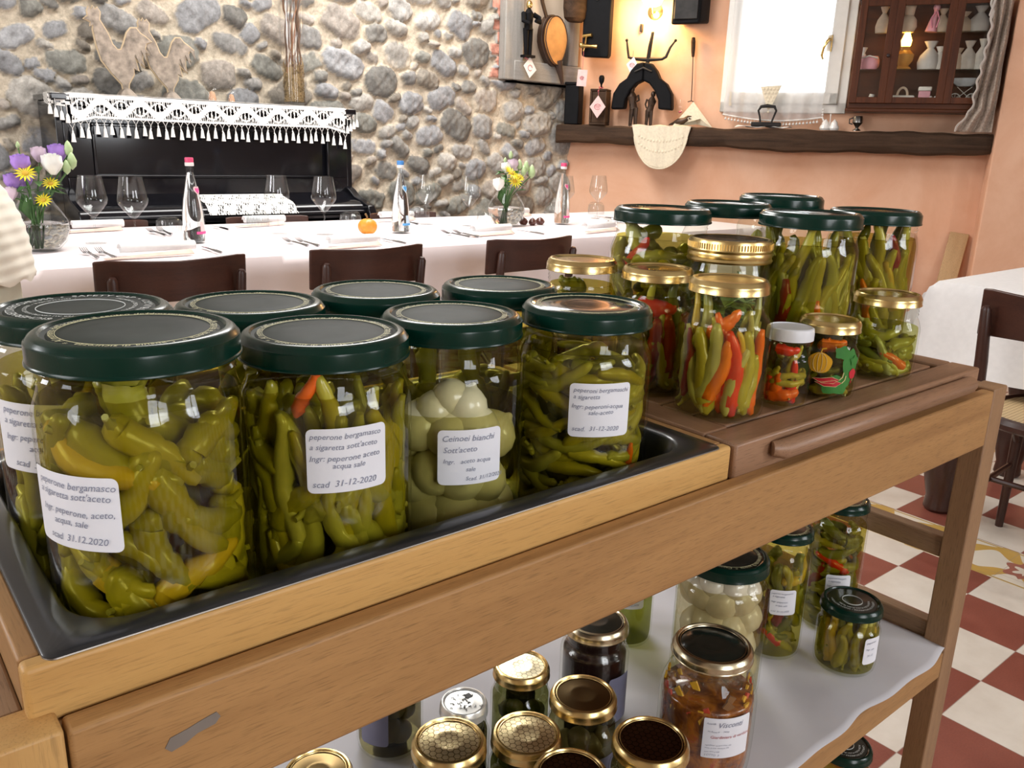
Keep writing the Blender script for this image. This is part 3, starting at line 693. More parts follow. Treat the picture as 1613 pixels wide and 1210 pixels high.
# ---- showcase cabinet
MAH = wood('dark_mahogany', (.115, .034, .011), (.050, .014, .005), 'Z', .4, 1.0, spec=.25)
MAHX = wood('dark_mahogany_rail', (.105, .032, .011), (.045, .014, .005), 'X', .4, 1.0, spec=.25)
cb = wthing('showcase_cabinet', 'dark mahogany glass-fronted showcase hanging on the wall full of small pastel ornaments', 'cabinet', 2.295, .0, HC+.268)
W2, D, Hh = .375, .24, .66
b = MB(); b.box(-W2-.015, W2+.015, -D-.012, 0, 0, .018); b.box(-W2, W2, -D, 0, .0185, .05); b.build('plinth', MAHX, cb, bevel=.003)
MB().box(-W2-.012, W2+.012, -D-.01, 0, Hh-.02, Hh).build('cornice', MAHX, cb, bevel=.003)
b = MB(); b.box(-W2, -W2+.006, -D+.03, 0, .05, .06); b.box(-W2, -W2+.03, -D, -D+.03, .05, Hh-.02); b.box(W2-.03, W2, -D, -D+.03, .05, Hh-.02); b.box(-W2, -W2+.03, -.03, 0, .05, Hh-.02); b.box(W2-.015, W2, -D+.03, 0, .05, Hh-.02); b.build('side', MAH, cb, bevel=.002)
b = MB(); b.box(-W2, W2, -.012, 0, .05, Hh-.02); b.build('back_panel', MAHX, cb, smooth=0)
def door(x0, x1, knob):
    b = MB(); b.box(x0, x0+.042, -D-.018, -D, .05, Hh-.022); b.box(x1-.042, x1, -D-.018, -D, .05, Hh-.022)
    b.box(x0+.042, x1-.042, -D-.018, -D, .05, .085); b.box(x0+.042, x1-.042, -D-.018, -D, Hh-.06, Hh-.022); d_ = b.build('door', MAH, cb, bevel=.002)
    MB().box(x0+.04, x1-.04, -D-.011, -D-.008, .08, Hh-.055).build('pane', glass('cabinet_pane', (.95, .96, .95), (.5, .55, .5), ior=1.6), d_, smooth=0)
    if knob is not None: MB().lathe([(0, 0), (.004, 0), (.004, .012), (.011, .018), (.008, .028), (0, .03)], 12, M=Matrix.Translation((knob, -D-.018, .32)) @ Matrix.Rotation(pi/2, 4, 'X')).build('knob', plain('dark_knob', (.02, .01, .01), .3), d_)
door(-W2, -.17, -.185); door(-.17, .15, None); door(.15, W2, None)
PANEG = glass('shelf_glass', (.93, .95, .93), (.5, .6, .52))
for z in (.245, .455): MB().box(-W2+.008, W2-.016, -D+.035, -.014, z, z+.006).build('shelf', PANEG, cb, smooth=0)
# contents of the showcase
PASTEL = {'pink': plain('pink_glaze', (.88, .42, .50), .4), 'white': plain('white_bisque', (.86, .82, .76), .6), 'blue': plain('pale_blue', (.66, .72, .78), .5), 'tan': plain('tan_bisque', (.74, .58, .44), .6), 'grey': plain('grey_tulle', (.66, .63, .60), .8)}
def cth(name, label, cat, x, y, z, group='ornaments in the showcase'): 
    M = Matrix.Translation(CW) @ Matrix.Rotation(WRZ, 4, 'Z'); p = M @ Vector((2.295+x, -y, 0)); return thing(name, label, cat, (p.x, p.y, HC+.268+z), WRZ, group)
def sachet(x, z, w, h, c, label):
    o = cth('tulle_sachet', label, 'sachet', x, .13, z); b = MB(); w *= 1.3; b.lathe([(0, 0), (w*.5, .0), (w*.56, h*.25), (w*.45, h*.5), (w*.15, h*.76), (w*.34, h), (w*.2, h)], 16, sq=(1, .7)); b.build('pouch', PASTEL[c], o); b = MB(); b.tube([(w*.13*cos(a), w*.1*sin(a), h*.72) for a in np.linspace(0, 6.2, 12)], .003, 5); b.build('ribbon', LACEW, o)
z0, z1, z2 = .051, .252, .462
o = cth('pink_bear_box', 'pink rounded box on the middle shelf behind the left door', 'box', -.29, .16, z1); b = MB(); b.lathe([(0, 0), (.045, 0), (.055, .02), (.055, .05), (.045, .075), (0, .08)], 20, sq=(1.1, .7)); b.build('body', PASTEL['pink'], o)
b = MB(); b.tube([(-.05, -.04, .06), (0, -.045, .075), (.05, -.04, .06)], .004, 6); b.build('trim', LACEW, o)
sachet(-.33, z1, .05, .13, 'grey', 'slim grey tulle sachet beside the pink box behind the left door'); sachet(-.24, z2, .06, .15, 'tan', 'tan figurine-like sachet on the top shelf behind the left door')
o = cth('baby_shoe', 'white baby shoe on the bottom of the showcase behind the left door', 'shoe', -.28, .16, z0); b = MB(); b.tube([(-.045, 0, .012), (-.01, 0, .015), (.02, 0, .022), (.045, 0, .03)], [.012, .017, .018, .02], 12); b.tube([(.03, 0, .03), (.035, 0, .055)], [.019, .017], 12); b.build('upper', CHINA, o)
o = cth('reflection_lamp', 'made-up amber lamp standing in for the glow reflected in the showcase glass', 'lamp', -.095, .14, z1); b = MB(); b.lathe([(0, 0), (.05, 0), (.045, .01), (.03, .02), (.05, .05), (.055, .085), (.03, .11), (.028, .13), (0, .13)], 22); b.build('font', plain('amber_glazed', (.70, .33, .06), .25), o)  # added lamp, stands in for a glow mirrored by the cabinet glass
b = MB(); b.lathe([(.030, .12), (.045, .16), (.040, .20), (.022, .25), (.022, .30)], 18); b.build('chimney', glass('thin_glass'), o)
b = MB(); b.lathe([(0, .11), (.026, .135), (.031, .165), (.016, .205), (0, .25)], 14); b.build('glow_body', emit('reflected_glow', (1, .50, .07), 22), o)  # emissive body that imitates the mirrored glow
lb = bpy.data.lights.new('added_glow_light', 'POINT'); lb.energy = 3.2; lb.color = (1, .55, .18); lb.shadow_soft_size = .02; lo = bpy.data.objects.new('added_glow_light', lb); COL.objects.link(lo); lo.location = o.location+Vector((0, 0, .165))  # point light added to strengthen that glow
o = cth('china_vase', 'pale bottle vase with gold rim on the top shelf behind the middle door', 'vase', -.10, .15, z2); b = MB(); b.lathe([(0, 0), (.035, 0), (.05, .03), (.045, .07), (.025, .095), (.03, .13), (.034, .15), (0, .15)], 20); b.build('body', PASTEL['tan'], o); b = MB(); b.lathe([(.034, .148), (.037, .152), (.034, .156)], 20); b.build('gold_rim', BRASS, o)
o = cth('pink_flamingo', 'bright pink ribboned doll on the top shelf behind the middle door', 'ornament', .03, .15, z2); b = MB(); b.tube([(0, 0, 0), (.005, 0, .06), (.015, 0, .10), (.012, -.005, .13)], [.035, .022, .014, .012], 12); b.ball((.014, -.01, .135), .02); b.build('body', PASTEL['pink'], o); b = MB(); b.tube([(.01, -.022, .11), (-.01, -.03, .07), (.0, -.035, .02)], .004, 6); b.tube([(.02, -.022, .11), (.035, -.03, .07), (.025, -.035, .02)], .004, 6); b.build('ribbons', plain('bright_pink', (.85, .30, .42), .5), o)
sachet(.085, z2, .06, .13, 'tan', 'tan pouch on the top shelf at the right edge of the middle door'); sachet(.20, z2, .08, .11, 'tan', 'wide tan pouch on the top shelf behind the right door'); sachet(.285, z2, .085, .14, 'grey', 'tall grey tulle bundle on the top shelf behind the right door')
sachet(.045, z1, .09, .16, 'grey', 'large grey-white bear-shaped sachet on the middle shelf behind the middle door'); sachet(.10, z1, .06, .13, 'white', 'white sachet on the middle shelf touching the middle door frame'); sachet(.20, z1, .06, .12, 'tan', 'tan sachet leftmost on the middle shelf behind the right door'); sachet(.255, z1, .07, .16, 'white', 'white pointed bonbon bag on the middle shelf behind the right door'); sachet(.325, z1, .06, .17, 'white', 'tall white bag at the right end of the middle shelf')
o = cth('pastel_bonbonniere', 'low white basket with round handle on the showcase floor', 'basket', -.075, .16, z0); b = MB(); b.box(-.085, .07, -.03, .03, 0, .05); b.build('basket_body', PASTEL['white'], o, bevel=.01); b = MB(); b.tube([(.028*cos(a), 0, .05+.045*sin(a)) for a in np.linspace(0, pi, 12)], .007, 8); b.build('handle', PASTEL['tan'], o)
o = cth('pastel_toy_house', 'small pink and blue toy house on the showcase floor', 'ornament', .05, .16, z0); MB().box(-.035, .03, -.025, .025, 0, .075).build('house_body', PASTEL['pink'], o, bevel=.004); MB().box(-.04, .035, -.03, .03, .075, .10).build('roof', PASTEL['white'], o, bevel=.006)
o = cth('pastel_flower_cluster', 'cluster of tiny blue and pink fabric flowers on the showcase floor', 'ornament', .11, .16, z0); b = MB()
for i in range(9): b.ball((random.uniform(-.03, .03), random.uniform(-.02, .02), .012+.012*(i % 3)), .012, m=i % 3, nu=8, nv=6)
b.build('flowers', [PASTEL['blue'], PASTEL['pink'], PASTEL['white']], o)
o = cth('toy_pram', 'white wire doll pram with big spoked wheels behind the right door', 'pram', .26, .15, z0)
for x in (-.045, .045):
    b = MB(); b.tube([(x+.03*cos(a), -.02, .032+.03*sin(a)) for a in np.linspace(0, 2*pi, 24, endpoint=False)], .0032, 6, closed=True)
    for k in range(8): b.tube([(x, -.02, .032), (x+.03*cos(k*pi/4), -.02, .032+.03*sin(k*pi/4))], .0013, 4)
    b.build('wheel', CHINA, o)
b = MB(); b.tube([(-.04, -.02, .03), (.04, -.02, .10)], .0022, 5); b.tube([(.04, -.02, .03), (-.04, -.02, .10)], .0022, 5); b.build('frame', CHINA, o)
b = MB(); b.lathe([(0, .10), (.035, .105), (.055, .125), (.06, .15), (.05, .15), (0, .13)], 18, sq=(1.2, .6)); b.build('basket', PASTEL['blue'], o)

# ---- lace shawl hanging down the edge of the pier beside the cabinet
sh = wthing('lace_shawl', 'long cream lace shawl hanging in folds beside the pier and ending on the beam', 'shawl', 2.70, .0, HC+.158)
b = MB()
def sfn(u, v):
    z = .92*(1-v)+.002; wv = .5+.5*sin(v*5.2+2.2)
    x0 = -.11*(1-v)-.03+.05*sin(v*4.6+.5)*(.6+.4*v) - (.09*max(0, (v-.86))/.14) ; x1 = .03
    x = x0+(x1-x0)*u; y = -.30-.026*sin(u*16+v*3)-.014*sin(v*21+u*5)+.05*u
    return (x, y, z)
b.grid(sfn, 26, 70); b.build('lace_fall', plain('dusty_lace', (.44, .37, .31), .9, var=.3, scale=90, bstr=.5), sh, solid=.003)
b = MB(); b.tube([(sfn(0, v)[0]-.006+.006*sin(v*70), sfn(0, v)[1]-.008, sfn(0, v)[2]) for v in np.linspace(0, 1, 90)], .014, 6, flat=.35)
b.tube([(sfn(0, v)[0]-.02+.09*(1-v/.32), sfn(0, v)[1]-.02, sfn(0, v)[2]) for v in np.linspace(0.02, .32, 30)], .010, 6, flat=.35)
b.build('white_border', LACEW, sh)
# ---- boards leaning behind the right-hand table
PINE = wood('pine_board', (.62, .42, .22), (.48, .30, .14), 'Z', .6, .7)
for t, w, lab, zt in ((2.60, .11, 'knotty pine board leaning against the peach wall, the wider of two', .72), (2.33, .075, 'narrow pinkish board leaning against the peach wall nearest the jars', .70)):
    o = wthing('leaning_board', lab, 'board', t, 0, 0); M = Matrix.Translation((0, -.16, 0)) @ Matrix.Rotation(.11 if w > .1 else .08, 4, 'Y') @ Matrix.Rotation(-.20, 4, 'X')
    MB().box(-w/2, w/2, -.011, .011, 0.012, zt, M=M).build('plank', PINE if w > .1 else plain('pinkish_board', (.62, .36, .24), .7), o, bevel=.003)

# ---- left niche: bronze saint figure, bellows, brown box, tag
nf = thing('soldier_figurine', 'black figurine with brass helmet hanging on the grey timber frame', 'figurine', (3.88, YW-.11, 1.73))
b = MB(); b.tube([(-.012, 0, .0), (-.018, 0, .10), (-.02, 0, .17)], [.012, .017, .02], 8); b.tube([(.02, 0, .0), (.018, 0, .10), (.016, 0, .17)], [.012, .017, .02], 8); b.box(-.045, .045, -.03, .02, -.012, .004)
b.tube([(0, 0, .16), (0, 0, .20), (.0, 0, .26), (0, 0, .29)], [.038, .036, .045, .018], 12, flat=.75)
b.tube([(.04, 0, .26), (.075, -.02, .24), (.06, -.045, .21), (.02, -.05, .215)], [.018, .016, .014, .012], 8); b.tube([(-.042, 0, .26), (-.06, -.02, .21), (-.03, -.045, .195)], [.018, .015, .012], 8)
b.build('body', BLACKP, nf); MB().ball((0, -.003, .315), (.021, .021, .028)).build('brass_head', BRASS, nf)
b = MB(); b.tube([(-.025, 0, -.01), (.0, -.01, -.025), (.03, 0, -.01)], .004, 6); b.build('red_cord', INKR, nf)
tg = thing('price_tag', 'white diamond tag under the black brass-headed figurine', 'price tag', (3.895, YW-.12, 1.655))
MB().prism([(-.055, 0, .01), (0, 0, -.065), (.058, 0, -.01), (.0, 0, .07)], (0, -.003, 0)).build('card', PAPERW, tg, smooth=0)
MB().tube([(.018*cos(a), -.0045, .018*sin(a)) for a in np.linspace(0, 5.5, 14)], .0018, 5).build('printed_emblem', INKR, tg)
LEA = plain('tan_leather', (.42, .19, .055), .5, var=.25, scale=12)
bl = thing('fireplace_bellows', 'tan leather fireplace bellows hanging upside down in the grey timber niche', 'bellows', (4.16, YW-.10, 1.55))
M = Matrix.Rotation(-.10, 4, 'Y')
out = [(.10*cos(a)*(1-.25*(sin(a) < 0)*abs(sin(a))), 0, .30+.155*sin(a)) for a in np.linspace(0, 2*pi, 26, endpoint=False)]
MB().prism(out, (0, -.018, 0), M=M).build('leather_board', LEA, bl, bevel=.003)
out2 = [(x*1.1-.012, y, .30+(z-.30)*1.07) for x, y, z in out]
b = MB(); b.prism(out2, (0, .05, 0), M=M); b.build('dark_side', plain('dark_leather', (.04, .02, .012), .5), bl, bevel=.003)
b = MB(); b.tube([(p[0], -.02, p[2]) for p in out], .0035, 5, closed=True, M=M); b.tube([(.02, 0, .17), (.035, -.01, .08), (.05, -.01, .015)], [.030, .018, .010], 8, M=M); b.tube([(-.05, .02, .44), (-.085, .02, .54), (-.105, .02, .66)], [.02, .022, .034], 8, M=M, flat=.6); b.build('nozzle_and_handle', plain('dark_leather', (.04, .02, .012), .5), bl)
wb = thing('wooden_bucket', 'dark brown rounded wooden box hanging in the top of the niche', 'box', (4.27, YW-.14, 1.98))
b = MB(); b.lathe([(0, 0), (.06, .0), (.085, .02), (.095, .08), (.095, .35), (0, .35)], 22, sq=(1, .7)); b.build('body', DARKW, wb)
tap = thing('iron_tap', 'small dark iron tap on the right post of the grey frame', 'tap', (4.36, YW-.10, 2.05)); b = MB(); b.tube([(-.05, 0, .0), (.05, -.01, .0)], [.014, .02], 10); b.tube([(.0, 0, -.02), (0, 0, .05)], .010, 8); b.tube([(-.03, 0, .05), (.03, 0, .05)], .008, 8); b.build('tap_body', plain('tap_iron', (.09, .07, .06), .45, .7), tap)
# ================================================================ PIANO
PBLACK = plain('black_piano_lacquer', (.006, .006, .008), .10, var=.2, bstr=.01, coat=.2, spec=.35)
pno = thing('upright_piano', 'black upright piano against the stone wall under a tasselled lace runner', 'piano', (1.66, 4.36, 0))
# local: x -.74...74, y 0 = front of the upper case, +y back, z world
MB().box(-.715, .715, .02, .32, .45, 1.285).build('case', PBLACK, pno, bevel=.003)
b = MB(); b.box(-.76, .76, -.035, .33, 1.285, 1.312); b.box(-.745, .745, -.015, .325, 1.262, 1.285); b.build('top_lid', PBLACK, pno, bevel=.005, seg=3)
for s in (-1, 1): MB().box(min(s*.715, s*.745), max(s*.715, s*.745), -.0, .32, .05, 1.265).build('side_panel', PBLACK, pno, bevel=.003)
b = MB(); b.box(-.715, .715, -.004, .02, 1.19, 1.262); b.box(-.715, .715, -.004, .02, .86, .945); b.box(-.715, -.60, -.004, .02, .945, 1.19); b.box(.60, .715, -.004, .02, .945, 1.19)
b.build('upper_panel_frame', PBLACK, pno, bevel=.003)
b = MB()
for (x0, x1, z0, z1) in ((-.60, .60, .945, .958), (-.60, .60, 1.177, 1.19), (-.60, -.588, .958, 1.177), (.588, .60, .958, 1.177)): b.box(x0, x1, -.014, .01, z0, z1)
b.build('panel_moulding', PBLACK, pno, bevel=.004, seg=3)
b = MB(); b.grid(lambda u, v: (-.70+1.40*u, [0.0, -.03, -.075, -.12, -.165, -.20, -.215, -.215][int(round(v*7))], [.87, .862, .845, .835, .828, .812, .79, .765][int(round(v*7))]), 1, 7); b.build('keyboard_lid', PBLACK, pno, smooth=50)
b = MB(); b.box(-.70, .70, -.225, .0, .745, .765); b.tube([(-.70, -.222, .775), (.70, -.222, .775)], .012, 12); b.box(-.745, .745, -.285, 0, .64, .70); b.tube([(-.745, -.285, .67), (.745, -.285, .67)], .03, 14); b.build('key_bed', PBLACK, pno, bevel=.004)
for s in (-1, 1):
    b = MB(); x0, x1 = sorted((s*.70, s*.745)); prof = [(0, .90), (-.04, .885), (-.10, .85), (-.18, .83), (-.25, .81), (-.275, .77), (-.275, .70), (0, .70)]
    b.prism([(x0, y, z) for y, z in prof], (x1-x0, 0, 0)); b.build('key_cheek', PBLACK, pno, bevel=.006, seg=3)
    b = MB(); b.lathe([(.035, 0), (.035, .03), (.022, .06), (.03, .2), (.036, .45), (.025, .58), (.04, .62), (.04, .64)], 16, (s*.70, -.22, 0)); b.build('leg', PBLACK, pno)
MB().box(-.715, .715, 0, .03, .06, .45).build('lower_panel', PBLACK, pno, bevel=.003)

# lace runner with cut-work band and tassels
def lace_keep(u, v, n=8):
    # u along (0..1), v across the hanging band (0 top .. 1 bottom)
    if v < .16 or v > .90: return True
    ph = u*n*2*pi; c = .52+.26*sin(ph)
    if abs(v-c) < .17: return True                         # woven ribbon
    c2 = .52-.30*sin(ph)
    if abs(v-c2) < .035: return True
    w = (u*n*9) % 1.0
    if abs(w-.5-.7*(v-.5)) < .10: return True
    if abs(w-.5+.7*(v-.5)) < .10: return True
    return False
rn = thing('lace_runner', 'white cut-work lace runner with long tassels draped along the piano top', 'lace runner', (1.66, 4.36, 1.313))
def edge_x(u): return -.685+1.37*u
def rfn(u, v):       # top part then hanging part
    return (edge_x(u), -.040-.004*sin(u*40), .003-.105*v*(1+.25*max(0, 1-u*14)+.25*max(0, 1-(1-u)*14))-.004*abs(sin(u*pi)))
b = MB(); b.grid(lambda u, v: (edge_x(u), -.040+.10*v, .003), 60, 3); b.build('flat_band', LACEW, rn, solid=.0015)
b = MB(); b.grid(rfn, 480, 30, keep=lambda u, v: lace_keep(u, v)); b.build('cutwork_band', LACEW, rn, smooth=0, solid=.0015)
b = MB()
for k in range(41):
    u = k/40; p = rfn(u, 1); x, y, z = p; dz = .012 if k % 2 else .0; sw = .004*sin(k*2.3)
    b.tube([(x-.012, y, z), (x, y, z-.022+dz), (x+.012, y, z)], .0014, 4)
    b.tube([(x, y, z-.02+dz), (x+sw*.3, y, z-.034+dz)], .0016, 5); b.ball((x+sw*.3, y, z-.036+dz), .0042, nu=8, nv=5)
    b.lathe([(.003, 0), (.0065, -.010), (.0085, -.028), (.011, -.044), (0, -.044)], 8, (x+sw, y, z-.038+dz))
b.build('tassel_fringe', LACEW, rn)
for s, nm in ((-1, 'left'), (1, 'right')):          # the ends fall over the sides of the lid
    b = MB(); xs = s*.765
    b.grid(lambda u, v: (s*(.685+.08*min(1, u*3)) , -.04+.12*u, .004-.06*v*(1-u*.3)-.002), 14, 8, keep=lambda u, v: ((int(u*14)+int(v*8)) % 3) != 1)
    for k in range(4):
        x, y, z = s*(.70+.022*k), -.042+.004*k, -.10+.012*k
        b.tube([(x, y, z+.05), (x, y, z+.01)], .0014, 4); b.lathe([(.003, 0), (.0075, -.012), (.0105, -.04), (0, -.04)], 8, (x, y, z+.012))
    b.build('runner_corner', LACEW, rn, smooth=0)
# small lace doily lying on the closed keyboard lid
dy = thing('keyboard_doily', 'small white lace doily on the closed lid of the piano keyboard', 'doily', (1.66, 4.30, .858))
def kfn(u, v):
    y = .02-.20*v; zz = np.interp(-y+.06-.0, [0, .03, .075, .12, .165, .20, .215, .26], [.87, .862, .845, .835, .828, .812, .79, .76])-.858+.006
    return (-.16+.46*u, y, zz)
b = MB(); b.grid(kfn, 120, 26, keep=lambda u, v: lace_keep(u, .1+.8*((v*2) % 1), 5) or (int(u*120)+int(v*26)) % 3 == 0); b.build('lace', LACEW, dy, smooth=0, solid=.0015)
# two metal roosters on the piano
RUST = plain('weathered_tin', (.27, .22, .175), .75, .0, var=.5, scale=28, bstr=.4)
RIM = plain('tin_rim', (.50, .38, .24), .6)
def rooster(x, y, label, flip=.93):
    px = [(100, 215), (118, 175), (140, 205), (160, 165), (180, 200), (205, 175), (228, 215), (215, 300), (290, 430), (330, 545), (380, 600), (425, 595), (460, 520), (500, 410), (545, 355), (600, 350), (640, 400), (690, 430), (760, 480), (700, 500), (680, 560), (720, 620), (650, 590), (640, 690), (670, 760), (590, 690), (560, 650), (590, 810), (540, 780), (535, 850), (470, 955), (462, 1030), (410, 1030), (400, 960), (300, 850), (205, 720), (165, 560), (145, 400), (150, 355), (120, 370), (128, 325), (60, 300), (105, 270)]
    S = .42/930*flip
    out = [((qx-436)*S, 0, (1105-qy)*S) for qx, qy in px]
    r = thing('tin_rooster', label, 'rooster', (x, y, 1.316), 0, 'tin roosters on the piano')
    MB().prism([(p[0], -.006, p[2]) for p in out], (0, .012, 0)).build('body', RUST, r, smooth=0)
    b = MB(); b.tube([(p[0], 0, p[2]) for p in out], .0035, 5, closed=True, flat=2.2); b.build('rim', RIM, r)
    b = MB(); b.prism([(-.012, -.03, .04), (.012, -.03, .04), (.045, -.05, 0), (-.045, -.05, 0)], (0, .08, 0)); b.build('foot', RUST, r, bevel=.003)
    for k in range(3):
        b = MB(); xx = .055+.028*k; b.prism([(xx, -.012, .20+.02*k), (xx+.018, -.012, .205+.02*k), (xx+.020, -.014, .14+.03*k)], (0, .004, 0)); b.build('tail_feather', RUST, r, smooth=0)
rooster(1.275, 4.52, 'mottled tin rooster silhouette on the piano, the left and taller one')
rooster(1.50, 4.56, 'mottled tin rooster silhouette on the piano, the right one, nearer the glass cloches', .87)
# two little glass cloches
for x, y, s, lab in ((1.695, 4.52, 1.0, 'small glass bell with a knob on the piano, left of two'), (1.80, 4.53, .85, 'smaller glass bell with a knob on the piano, right of two')):
    c = thing('glass_cloche', lab, 'cloche', (x, y, 1.316), 0, 'glass cloches on the piano')
    b = MB(); b.lathe([(.034*s, 0), (.034*s, .05*s), (.028*s, .068*s), (.010*s, .082*s), (.004*s, .088*s), (.009*s, .096*s), (0, .105*s)], 20); b.build('bell', glass('thin_glass'), c)
    MB().lathe([(0, 0), (.018*s, 0), (.02*s, .02*s), (.012*s, .05*s), (0, .055*s)], 14).build('candle', plain('amber_wax', (.62, .36, .22), .5), c)
# tall cylinder vase with straw and twisted twigs
tv = thing('tall_glass_vase', 'tall clear cylinder vase with straw and bare twisted twigs on the piano', 'vase', (2.14, 4.50, 1.316))
b = MB(); b.lathe([(0, .0), (.066, 0), (.068, .01), (.068, .75)], 28); b.lathe([(.062, .75), (.062, .02), (0, .02)], 28); b.build('cylinder', glass('thin_glass'), tv)
STRAW = plain('straw', (.27, .185, .085), .8, var=.4, scale=90, bstr=.5); TWIG = plain('twig_bark', (.13, .075, .045), .7, var=.3)
b = MB(); rr = random.Random(3)
for i in range(230):
    a, r, z = rr.uniform(0, 6.28), rr.uniform(.0, .05), rr.uniform(.03, .215); a2 = a+rr.uniform(.4, 1.4)
    b.tube([(r*cos(a), r*sin(a), z), (.057*cos((a+a2)/2), .057*sin((a+a2)/2), z+rr.uniform(-.02, .03)), (.05*cos(a2), .05*sin(a2), max(.025, z+rr.uniform(-.05, .05)))], .0016, 3)
b.lathe([(0, .025), (.048, .025), (.048, .20), (0, .205)], 18); o = b.build('straw', STRAW, tv); o['kind'] = 'stuff'
for i in range(9):
    a = rr.uniform(0, 6.28); pts = [(.03*cos(a), .03*sin(a), .12)]; w = rr.uniform(.006, .02)
    for k in range(1, 14): pts.append((.035*cos(a+k*.25)+w*sin(k*1.7+i), .035*sin(a+k*.25)+w*cos(k*1.3+i), .12+k*.062))
    MB().tube(pts, [.0052-.0002*k for k in range(14)], 6).build('twig', TWIG if i % 3 else plain('copper_twig', (.26, .12, .055), .35, .4), tv)

# ================================================================ LONG TABLE
TBL = (-.55, 4.16, 2.80, 3.96)
dt = thing('dining_table', 'long dining table hidden under white cloth beside the stone wall', 'table', (1.8, 3.38, 0))
MB().box(-2.3, 2.3, -.56, .56, .715, .742).build('tabletop', DARKW, dt, bevel=.003)
for sx in (-2.2, 1.05, 2.2):
    for sy in (-.5, .5): MB().box(sx-.03, sx+.03, sy-.03, sy+.03, 0, .715).build('leg', DARKW, dt, bevel=.004)
CLOTHP = plain('pinkish_white_cloth', (.84, .74, .74), .9, var=.02, scale=12, sheen=.2)
def cloth(name, label, x0, x1, y0, y1, z, drop, mat, loc=(0, 0, 0), nx=90, ny=40, amp=.018, seed=0, r=.012, flare=.03):
    """a cloth over a rectangular top: flat, round over the edge, hanging in soft folds"""
    b = MB(); W, Dp = x1-x0, y1-y0
    def f(u, v):
        s = (u*(W+2*drop))-drop; q = (v*(Dp+2*drop))-drop
        ox = max(0, -s) if s < 0 else max(0, s-W); oy = max(0, -q) if q < 0 else max(0, q-Dp)
        X = min(max(s, 0), W); Y = min(max(q, 0), Dp); dx = -1 if s < 0 else 1; dyy = -1 if q < 0 else 1
        o = max(ox, oy); zz = z-max(0, o-r*.6); 
        fold = amp*min(1, o/drop)*(sin(X*21+seed)+.5*sin(X*9+Y*23+seed*2)+.5*sin(Y*17+seed))
        px, py = X, Y
        if ox > 0 and oy > 0:
            k = max(ox, oy); m_ = min(ox, oy); px += dx*(min(r, ox)+flare*k/drop+m_*.32); py += dyy*(min(r, oy)+flare*k/drop+m_*.32); 
        elif ox > 0: px += dx*(min(r, ox)+flare*ox/drop+fold)
        elif oy > 0: py += dyy*(min(r, oy)+flare*oy/drop+fold)
        else: zz = z+.0015*sin(X*7+seed)*sin(Y*11)
        return (x0+px, y0+py, zz)
    b.grid(f, nx, ny); o = b.build(name, mat, loc=loc, smooth=60); return tag(o, label, 'tablecloth')
cloth('tablecloth', 'long white tablecloth on the set table in front of the piano', *TBL, .752, .268, CLOTHP, nx=220, ny=44, amp=.005, flare=.02)
